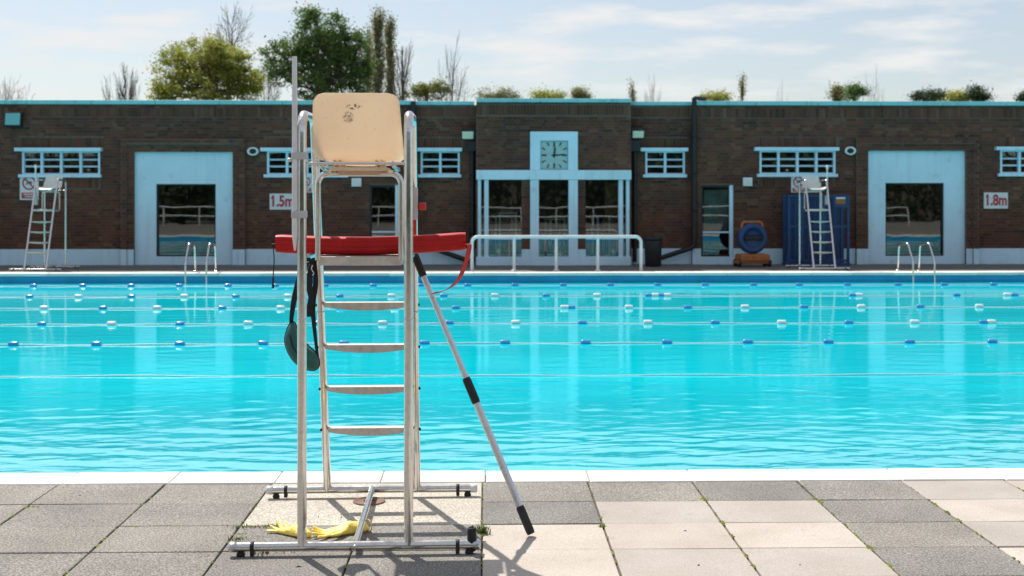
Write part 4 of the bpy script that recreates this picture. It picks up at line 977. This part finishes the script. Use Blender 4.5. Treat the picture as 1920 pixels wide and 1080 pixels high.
# green bum bag hanging from the footboard stay
def bum_bag():
    Y = 6.02; Pc = P(567, 650, Y); o = empty('waist_pouch', (Pc.x, Y, Pc.z), 0, 'dark green waist pouch with black straps hanging behind the left post', 'waist pouch')
    def L(x, y, Yq=Y): return P(x, y, Yq) - Vector(o.location)
    out = [(545, 605), (552, 604), (558, 618), (566, 634), (578, 648), (591, 660), (598, 674), (598, 686), (592, 693), (582, 694), (568, 690), (552, 678), (541, 662), (535, 645), (535, 630), (540, 614)]
    pts = curve([L(x, y) for x, y in out] + [L(*out[0])], 3)[:-1]; n = len(pts); cen = L(564, 655); q = MB(); vs_, fs = [], []
    rings = [1.0, .97, .85, .6, .3]; T = .048
    for side in (-1, 1):
        base = len(vs_)
        for s_ in rings:
            th = T * math.sqrt(max(0, 1 - s_ ** 2.5)) * .95
            for p_ in pts: vs_.append(Vector((cen.x + (p_.x - cen.x) * s_, side * (th + (.004 if s_ < 1 else 0)), cen.z + (p_.z - cen.z) * s_)))
        vs_.append(Vector((cen.x, side * (T + .004), cen.z))); c_ = len(vs_) - 1
        for r_ in range(len(rings) - 1):
            for k in range(n): k2 = (k + 1) % n; fs.append((base + r_ * n + k, base + r_ * n + k2, base + r_ * n + n + k2, base + r_ * n + n + k))
        for k in range(n): fs.append((base + (len(rings) - 1) * n + k, base + (len(rings) - 1) * n + (k + 1) % n, c_))
    q.add(vs_, fs, True); body = q.build('pouch', GREENBAG, o)
    q = MB(); q.tube(pts + [pts[0]], .0045, 6); q.build('piping', BLACKFAB, body)
    q = MB(); q.tube([L(543, 628, Y - .045), L(549, 652, Y - .052), L(566, 674, Y - .05), L(588, 684, Y - .03)], .003, 6); q.build('zip', BLACKFAB, body)
    def strap(pl, wds, nm='strap'):
        pp = curve([L(*p_) for p_ in pl], 5); q_ = MB(); m_ = len(pp)
        ws = []
        for i in range(m_):
            t = i / (m_ - 1) * (len(wds) - 1); k = min(int(t), len(wds) - 2); w_ = wds[k] + (wds[k + 1] - wds[k]) * (t - k); ws.append(Vector((w_, .004, 0)))
        q_.ribbon(pp, ws, .0025); return q_.build(nm, BLACKFAB, o)
    strap([(578, 492, 6.0), (562, 520, 5.98), (552, 560, 5.98), (547, 592, 6.0), (546, 606, 6.02)], [.008, .013, .013, .010, .008])
    strap([(586, 492, 6.0), (579, 530, 5.99), (583, 560, 5.99), (577, 594, 6.0)], [.012, .017, .012, .020])
    strap([(590, 490, 6.03), (592, 530, 6.02), (586, 570, 6.02), (588, 600, 6.02), (592, 640, 6.02), (596, 672, 6.02)], [.008, .012, .014, .010, .007, .006])
    strap([(547, 600, 6.03), (542, 620, 6.03), (540, 640, 6.03)], [.006, .006, .006])
    q = MB(); 
    for (x, y) in ((584, 489), (577, 487), (590, 487)): c_ = L(x, y, 6.0); q.box(c_.x - .012, c_.x + .012, c_.y - .008, c_.y + .008, c_.z - .008, c_.z + .010, .004)
    q.build('knot', BLACKFAB, o)
    q = MB(); q.tube(curve([L(586, 497, 5.98), L(584, 504, 5.98), L(588, 512, 5.98), L(586, 516, 5.98)], 4), .0028, 6); q.build('carabiner', STEEL, o)
bum_bag()

# telescopic reach pole
def pole():
    T = P(779, 482, 6.27); Bm = G(996, 1001, .012); T = T + (T - Bm).normalized() * .02
    o = empty('reach_pole', (Bm.x, Bm.y, 0), 0, 'aluminium telescopic reach pole with black grips leaning on the near chair', 'pole')
    L = lambda t: T.lerp(Bm, t) - Vector(o.location)
    q = MB(); q.tube([L(.06), L(.47)], .0145, 16); q.build('upper_shaft', ALU, o)
    q = MB(); q.tube([L(.47), L(.95)], .0175, 16); q.build('lower_shaft', ALU, o)
    for (a, b_, r) in ((0, .085, .0195), (.455, .545, .0215), (.905, 1.0, .021)):
        q = MB(); n = 12; q.tube([L(a + (b_ - a) * i / n) for i in range(n + 1)], r, 16, True, [r * (.86 if i in (0, n) else 1) * (1 - .02 * (i % 2)) for i in range(n + 1)]); q.build('grip', RUBBER, o)
pole()

# rubber gloves
def glove(loc, rz, sc, label, mirror, curl, roll=0.0):
    q = MB()
    def cap(a, b_, r0, r1, n=5):
        a, b_ = Vector(a), Vector(b_); pts = [a.lerp(b_, i / n) for i in range(n + 1)]; d = (b_ - a).normalized()
        pts = [a - d * r0 * .8] + pts + [b_ + d * r1 * .8]; rad = [r0 * .5] + [r0 + (r1 - r0) * i / n for i in range(n + 1)] + [r1 * .5]; q.tube(pts, 1, 12, True, rad)
    z = .026
    cap((-.13, 0, z + .012), (-.06, 0, z + .006), .046, .038); cap((-.07, -.012, z), (.045, -.024, z), .030, .026); cap((-.07, .012, z), (.045, .022, z), .030, .024); cap((-.06, 0, z), (.04, 0, z + .004), .032, .029)
    for i, (y_, ln) in enumerate(((-.036, .062), (-.013, .078), (.011, .072), (.033, .052))):
        a = Vector((.045, y_, z)); m_ = a + Vector((ln * .6, (y_) * .55, curl[i] * .4)); e = m_ + Vector((ln * .5 * (1 - abs(curl[i]) * 6), y_ * .4, curl[i]))
        cap(a, m_, .0135, .0125, 3); cap(m_, e, .0125, .0105, 3)
    cap((-.03, -.03 * 1.0, z), (.015, -.075, z + .012), .019, .016, 3); cap((.015, -.075, z + .012), (.05, -.088, z + .022), .016, .012, 3)
    if mirror: q.v = [(x, -y, zz) for x, y, zz in q.v]
    q.v = [(x, y, max(.003, zz * (.72 - .16 * math.sin(x * 30)))) for x, y, zz in q.v]
    o = empty('rubber_glove', loc, rz, label, 'glove', 'yellow rubber gloves'); g_ = q.build('hand_part', YELLOW, o); g_.scale = (sc, sc, sc)
    rm = g_.modifiers.new('skin', 'REMESH'); rm.mode = 'VOXEL'; rm.voxel_size = .0036; rm.use_smooth_shade = True
    sm = g_.modifiers.new('soft', 'SMOOTH'); sm.factor = .5; sm.iterations = 3
    tx = bpy.data.textures.new('crease', 'CLOUDS'); tx.noise_scale = .035
    dm = g_.modifiers.new('crease', 'DISPLACE'); dm.texture = tx; dm.strength = .008; dm.mid_level = .5
    q = MB(); n = 24; pts = [Vector((-.168, .047 * math.cos(2 * math.pi * k / n), (z + .012 + .036 * math.sin(2 * math.pi * k / n)) * .8)) for k in range(n + 1)]
    q.tube(pts, .003, 6, False); c_ = q.build('cuff_bead', YELLOW, o); c_.scale = (sc, sc, sc)
p = G(541, 1001); glove((p.x, p.y, .0), R(140), .86, 'yellow rubber glove with spread fingers left of the near left post', False, (.012, .02, .006, -.004))
p = G(632, 1003); glove((p.x, p.y, .0), R(203), .95, 'crumpled yellow rubber glove between the two near posts', True, (.0, .006, .01, .016))

# far chairs
chL, _ = chair((P(85, 505, 28.05).x, 28.05, 0), R(180 - 3), 'chrome lifeguard chair with pale seat at the left end of the far deck', GREYWHITE)
chR, _ = chair((P(1532, 505, 28.05).x, 28.05, 0), R(180 + 2), 'chrome lifeguard chair with pale seat before the blue cage on the far deck', GREYWHITE)
for ch, s in ((chL, 1), (chR, -1)):
    q = MB(); q.tube([(s * (.2415 + .03), -.12, 1.45), (s * (.2415 + .03), -.12, 2.28)], .016, 10); q.lathe([(.02, 2.26), (.034, 2.28), (.034, 2.32), (.02, 2.34)], 10, Matrix.Translation((s * .2715, -.12, 0))); q.build('mast', WHITEPL, ch)
    q = MB(); q.box(s * .2415 - .03, s * .2415 + .03, -.12, -.02, 1.45, 1.66, .006); q.build('holder', GREYPL, ch)

# ------------------------------------------------------------------ trees behind the building
trng = random.Random(11)
def leaf_quad(mb, c, s):
    a = Vector((trng.gauss(0, 1), trng.gauss(0, 1), trng.gauss(0, 1))).normalized(); u = a.orthogonal().normalized(); v = a.cross(u); th = trng.uniform(0, 6.28)
    u, v = u * math.cos(th) + v * math.sin(th), v * math.cos(th) - u * math.sin(th); s *= trng.uniform(.6, 1.3)
    mb.add([c - u * s, c + v * s * .55, c + u * s, c - v * s * .55], [(0, 1, 2, 3)])
def limb(mb, a, b_, r0, r1, wob=.06, seg=5):
    a, b_ = Vector(a), Vector(b_); L = (b_ - a).length; pts = [a]
    for i in range(1, 5): pts.append(a.lerp(b_, i / 5) + Vector((trng.gauss(0, 1), trng.gauss(0, 1), trng.gauss(0, .5))) * L * wob * .5 + Vector((0, 0, -L * .05 * math.sin(math.pi * i / 5))))
    pts.append(b_); mb.tube(pts, 1, seg, False, [r0 + (r1 - r0) * i / 5 for i in range(6)])
def leafy_tree(name, label, D, base_x, lobes, leafm, nclump, nleaf, csize, lsize, trunk_r=.35, cat='tree', group='trees behind the building', sparse=0.0):
    k = D / FPX; root = P(base_x, HOR, D); o = empty(name, (root.x, D, 0), 0, label, cat, group); base = Vector((root.x, D, 0))
    L = []
    for (cx, cy, rx, ry) in lobes:
        c = P(cx, cy, D) - base; L.append((c, rx * k, ry * k))
    tot = sum(a * b_ for _, a, b_ in L); lv = MB(); br = MB(); tips = []
    top = max(L, key=lambda t: t[0].z); fork = Vector((0, 0, max(1.2, min(c.z - ry_ for c, _, ry_ in L) + .6)))
    for (c, rx, ry) in L:
        n = max(3, int(nclump * rx * ry / tot))
        for _ in range(n):
            d = Vector((trng.gauss(0, 1), trng.gauss(0, 1), trng.gauss(0, 1))).normalized(); r_ = trng.random() ** .38
            tips.append((c + Vector((d.x * rx * r_, d.y * rx * r_ * .85, d.z * ry * r_)), c))
    for (t, c) in tips:
        cs = csize * trng.uniform(.6, 1.35); m_ = int(nleaf * trng.uniform(.5, 1.3))
        for _ in range(m_): leaf_quad(lv, t + Vector((trng.gauss(0, cs), trng.gauss(0, cs), trng.gauss(0, cs * .7))) * trng.uniform(.5, 1), lsize)
    tr_ = MB(); limb(tr_, (0, 0, -.1), fork, trunk_r, trunk_r * .75, .02, 8); limb(tr_, fork, top[0] + Vector((0, 0, top[2] * .5)), trunk_r * .75, trunk_r * .12, .05, 6); tr_.build('trunk', BARK, o)
    for (t, c) in trng.sample(tips, min(len(tips), 45)):
        s_ = fork.lerp(top[0], trng.uniform(0, .8)); limb(br, s_, t, trunk_r * .22, trunk_r * .03, .1, 4)
    tag(link('branches', br.raw('branches', BARK), o), kind='stuff'); link('crown', lv.raw('crown', leafm), o); return o
leafy_tree('broadleaf_tree', 'broad domed yellow green tree left of the tall dark tree', 72, 392,
           [(385, 125, 76, 52), (435, 112, 42, 38), (335, 128, 44, 42), (318, 168, 34, 30), (460, 150, 38, 48), (395, 165, 95, 40), (385, 92, 44, 24), (300, 178, 18, 18), (482, 172, 18, 24)], LEAF_YEL, 250, 115, .30, .078, .4)
leafy_tree('broadleaf_tree', 'tall dark green tree rising behind the white mast', 66, 608,
           [(600, 55, 48, 42), (560, 85, 30, 25), (520, 108, 30, 32), (612, 100, 62, 50), (640, 70, 36, 34), (655, 115, 46, 55), (600, 150, 70, 42), (530, 140, 26, 24), (672, 160, 28, 40), (588, 28, 26, 14)], LEAF_DARK, 250, 125, .29, .078, .45)
def recursive(mb, p0, d, ln, r, depth, spread, up, rg):
    p1 = p0 + d * ln; mid = p0.lerp(p1, .5) + Vector((rg.gauss(0, 1), rg.gauss(0, 1), rg.gauss(0, .5))) * ln * .14
    mb.tube([p0, mid, p1], 1, 5 if depth > 3 else 3, False, [r, r * .86, r * .72])
    if depth == 0: return
    for i in range(3 if depth > 3 else 2):
        a = Vector((rg.gauss(0, 1), rg.gauss(0, 1), rg.gauss(0, 1))); a = (a - d * a.dot(d)).normalized(); sp = spread * (.25 if i == 0 else rg.uniform(.7, 1.25))
        nd = (d + a * sp + Vector((0, 0, up))).normalized()
        recursive(mb, p1 if i == 0 else p0.lerp(p1, rg.uniform(.5, .98)), nd, ln * rg.uniform(.68, .9), max(.011, r * (.70 if i == 0 else .50)), depth - 1, spread, up, rg)
def bare_tree(label, x, D, top_y, r, spread, up, seed, depth=7, trunk_frac=.3, width_px=None):
    rg = random.Random(seed); p_ = P(x, HOR, D); o = empty('bare_tree', (p_.x, D, 0), 0, label, 'tree', 'trees behind the building')
    H = P(x, top_y, D).z; mb = MB(); th = H * trunk_frac
    mb.tube([(0, 0, -.1), (rg.gauss(0, .1), 0, th * .5), (0, 0, th)], 1, 7, False, [r * 1.15, r, r * .85])
    for i in range(4):
        a = i * 1.57 + rg.uniform(-.5, .5); d = Vector((math.cos(a) * spread, math.sin(a) * spread, 1)).normalized()
        if i == 0: d = Vector((.05, 0, 1)).normalized()
        recursive(mb, Vector((0, 0, th * rg.uniform(.8, 1) if i else th)), d, (H - th) * .30, r * (.8 if i == 0 else .5), depth - 1, spread, up, rg)
    top = sorted(v[2] for v in mb.v)[int(len(mb.v) * .975)]; sz = (H - th) / (top - th); w_ = sorted(abs(v[0]) for v in mb.v)[int(len(mb.v) * .90)]; sx = (width_px or 25) / FPX * D / w_
    mb.v = mb.v[:21] + [(v[0] * sx, v[1] * sx, th + (v[2] - th) * sz if v[2] > th else v[2]) for v in mb.v[21:]]
    tr_ = MB(); tr_.v = mb.v[:21]; tr_.f = [f for f in mb.f if max(f) < 21]; tr_.sm = [True] * len(tr_.f); link('trunk', tr_.raw('trunk', BARK), o)
    br = MB(); br.v = mb.v; br.f = [f for f in mb.f if max(f) >= 21]; br.sm = [True] * len(br.f); tag(link('branches', br.raw('branches', BARK), o), kind='stuff')
bare_tree('fan shaped bare tree showing above the yellow green tree', 430, 82, 27, .20, .75, .05, 5, 7, .66, 36)
bare_tree('small leafless tree with dark trunk standing alone at the left', 234, 85, 135, .26, .5, .12, 17, 6, .55, 30)
bare_tree('bare twiggy tree at the far left edge of the skyline', 8, 90, 158, .15, .8, .05, 12, 6, .5, 34)
bare_tree('bare tree with stubby dark trunk right of the poplars', 754, 75, 92, .30, .6, .12, 21, 6, .66, 24)
bare_tree('lone leafless tree with spreading crown right of the near chair', 848, 75, 97, .22, .95, .02, 14, 6, .48, 32)
bare_tree('faint bare tree over the roof just right of the entrance bay', 1222, 110, 160, .14, .7, .1, 33, 6, .5, 22)
bare_tree('tiny bare tree over the roof right of the slim poplar', 1462, 110, 170, .12, .7, .1, 35, 5, .5, 14)
bare_tree('thin bare tree over the roof right of the small leafy tree', 1640, 100, 150, .12, .7, .1, 36, 5, .5, 18)
bare_tree('bare tree between the yellow green and dark green trees', 502, 88, 120, .18, .6, .1, 41, 6, .5, 26)
def poplar(x, D, top_y, hw_px, label, n=50, leafm=LEAF_POP):
    k = D / FPX; p_ = P(x, HOR, D); o = empty('poplar_tree', (p_.x, D, 0), 0, label, 'tree', 'trees behind the building'); H = P(x, top_y, D).z; hw = hw_px * k
    tr_ = MB(); tr_.tube([(0, 0, -.1), (.1, 0, H * .4), (0, 0, H * .95)], 1, 6, False, [.28, .2, .03]); tr_.build('trunk', BARK, o)
    br, lv = MB(), MB()
    for i in range(n):
        t = trng.uniform(.12, .9); z0 = H * t; a = trng.uniform(0, 6.28); e = min(1, z0 + H * trng.uniform(.10, .22) if False else 1)
        prof = math.sin(math.pi * min(1, .15 + .85 * t)) ** .6; r_ = hw * prof * trng.uniform(.4, 1.0); z1 = min(H, z0 + H * trng.uniform(.08, .18))
        tip = Vector((r_ * math.cos(a), r_ * math.sin(a), z1)); limb(br, (0, 0, z0), tip, .07, .015, .05, 3)
        for _ in range(110): f = trng.uniform(.25, 1.05); leaf_quad(lv, Vector((0, 0, z0)).lerp(tip, f) + Vector((trng.gauss(0, .16), trng.gauss(0, .16), trng.gauss(0, .3))), .065)
    tag(link('branches', br.raw('branches', BARK), o), kind='stuff'); link('crown', lv.raw('crown', leafm), o)
poplar(708, 74, 27, 17, 'tallest slender poplar just right of the dark green tree', 80)
poplar(730, 78, 38, 13, 'slender poplar at the right of the poplar pair', 60)
poplar(690, 80, 55, 11, 'shorter slender poplar close against the dark green tree', 45)
poplar(1186, 105, 150, 9, 'small slim poplar above the right corner of the entrance bay', 36)
poplar(1391, 105, 143, 11, 'slim poplar above the roof between the two right windows', 40)
for i, (x, D, lobes, lm, label) in enumerate((
    (800, 80, [(795, 172, 24, 16), (825, 168, 26, 18), (775, 180, 20, 12)], LEAF_FRESH, 'bright yellow green bush between the two bare trees'),
    (930, 95, [(915, 180, 26, 12), (948, 178, 22, 14), (965, 184, 16, 8)], LEAF_POP, 'low olive bush above the left half of the entrance bay'),
    (1028, 95, [(1020, 180, 24, 11), (1045, 182, 16, 8)], LEAF_YEL, 'low rounded bush above the clock'),
    (1086, 95, [(1086, 176, 8, 12), (1095, 183, 10, 6)], LEAF_POP, 'tiny upright bush above the right half of the entrance bay'),
    (1345, 95, [(1338, 184, 26, 8), (1352, 181, 12, 7)], LEAF_YEL, 'low yellow green bush left of the slim poplar'),
    (1572, 95, [(1572, 175, 9, 14)], LEAF_POP, 'small pale leafy tree left of the dark leafy tree on the right skyline'),
    (1602, 92, [(1596, 176, 14, 12), (1612, 172, 14, 12), (1600, 166, 8, 8)], LEAF_DARK, 'small dark leafy tree alone on the right skyline'),
    (1738, 92, [(1730, 180, 28, 10), (1752, 178, 18, 10)], LEAF_EVER, 'dark evergreen bush at the left of the right skyline clump'),
    (1790, 94, [(1785, 182, 26, 9), (1805, 181, 18, 9)], LEAF_YEL, 'lighter green bush in the middle of the right skyline clump'),
    (1832, 92, [(1830, 176, 18, 13), (1842, 182, 14, 8)], LEAF_EVER, 'dark twiggy bush at the right of the right skyline clump'),
    (1915, 92, [(1925, 183, 14, 8)], LEAF_EVER, 'small dark bush at the right edge of the skyline'))):
    leafy_tree('small_tree', label, D, x, lobes, lm, 40, 85, .30, .07, .14)

# trees and hedge on the camera's side of the pool, seen only as reflections
for i, (x, y, h) in enumerate(((-19, -16, 6), (-11, -19, 7), (-3, -17, 6.4), (6, -19, 7.2), (14, -16, 6.2), (22, -19, 7))):
    o = empty('rear_tree', (x, y, 0), 0, 'leafy tree behind the photographer, number %s from the left' % ('one', 'two', 'three', 'four', 'five', 'six')[i], 'tree', 'trees behind the photographer')
    q = MB(); q.tube([(0, 0, -.1), (0, 0, h * .6)], 1, 6, False, [.25, .15]); q.build('trunk', BARK, o)
    lv = MB()
    for _ in range(2200):
        d = Vector((trng.gauss(0, 1), trng.gauss(0, 1), trng.gauss(0, 1))).normalized() * trng.random() ** .33
        leaf_quad(lv, Vector((d.x * 4.6, d.y * 2.5, h * .5 + d.z * h * .5)), .3)
    link('crown', lv.raw('crown', LEAF_EVER), o)
hedge = empty('rear_hedge', (0, -24, 0), 0, 'long tall evergreen hedge behind the photographer', 'hedge')
q = MB(); q.box(-45, 45, -.9, .9, 0, 4.3); q.build('stems', BARK, hedge)
lv = MB()
for _ in range(9000): leaf_quad(lv, Vector((trng.uniform(-45, 45), 1.0 + trng.gauss(0, .15), trng.uniform(0, 4.7))), .26)
link('foliage', lv.raw('foliage', LEAF_EVER), hedge)
rail = empty('rear_railing', (0, -10, 0), 0, 'white two rail railing behind the photographer', 'railing')
for zz in (.55, 1.05): q = MB(); q.tube([(-24, 0, zz), (24, 0, zz)], .035, 8); q.build('rail', WHITEPAINT, rail)
for k in range(-12, 13): q = MB(); q.tube([(k * 2, 0, 0), (k * 2, 0, 1.05)], .035, 8); q.build('post', WHITEPAINT, rail)
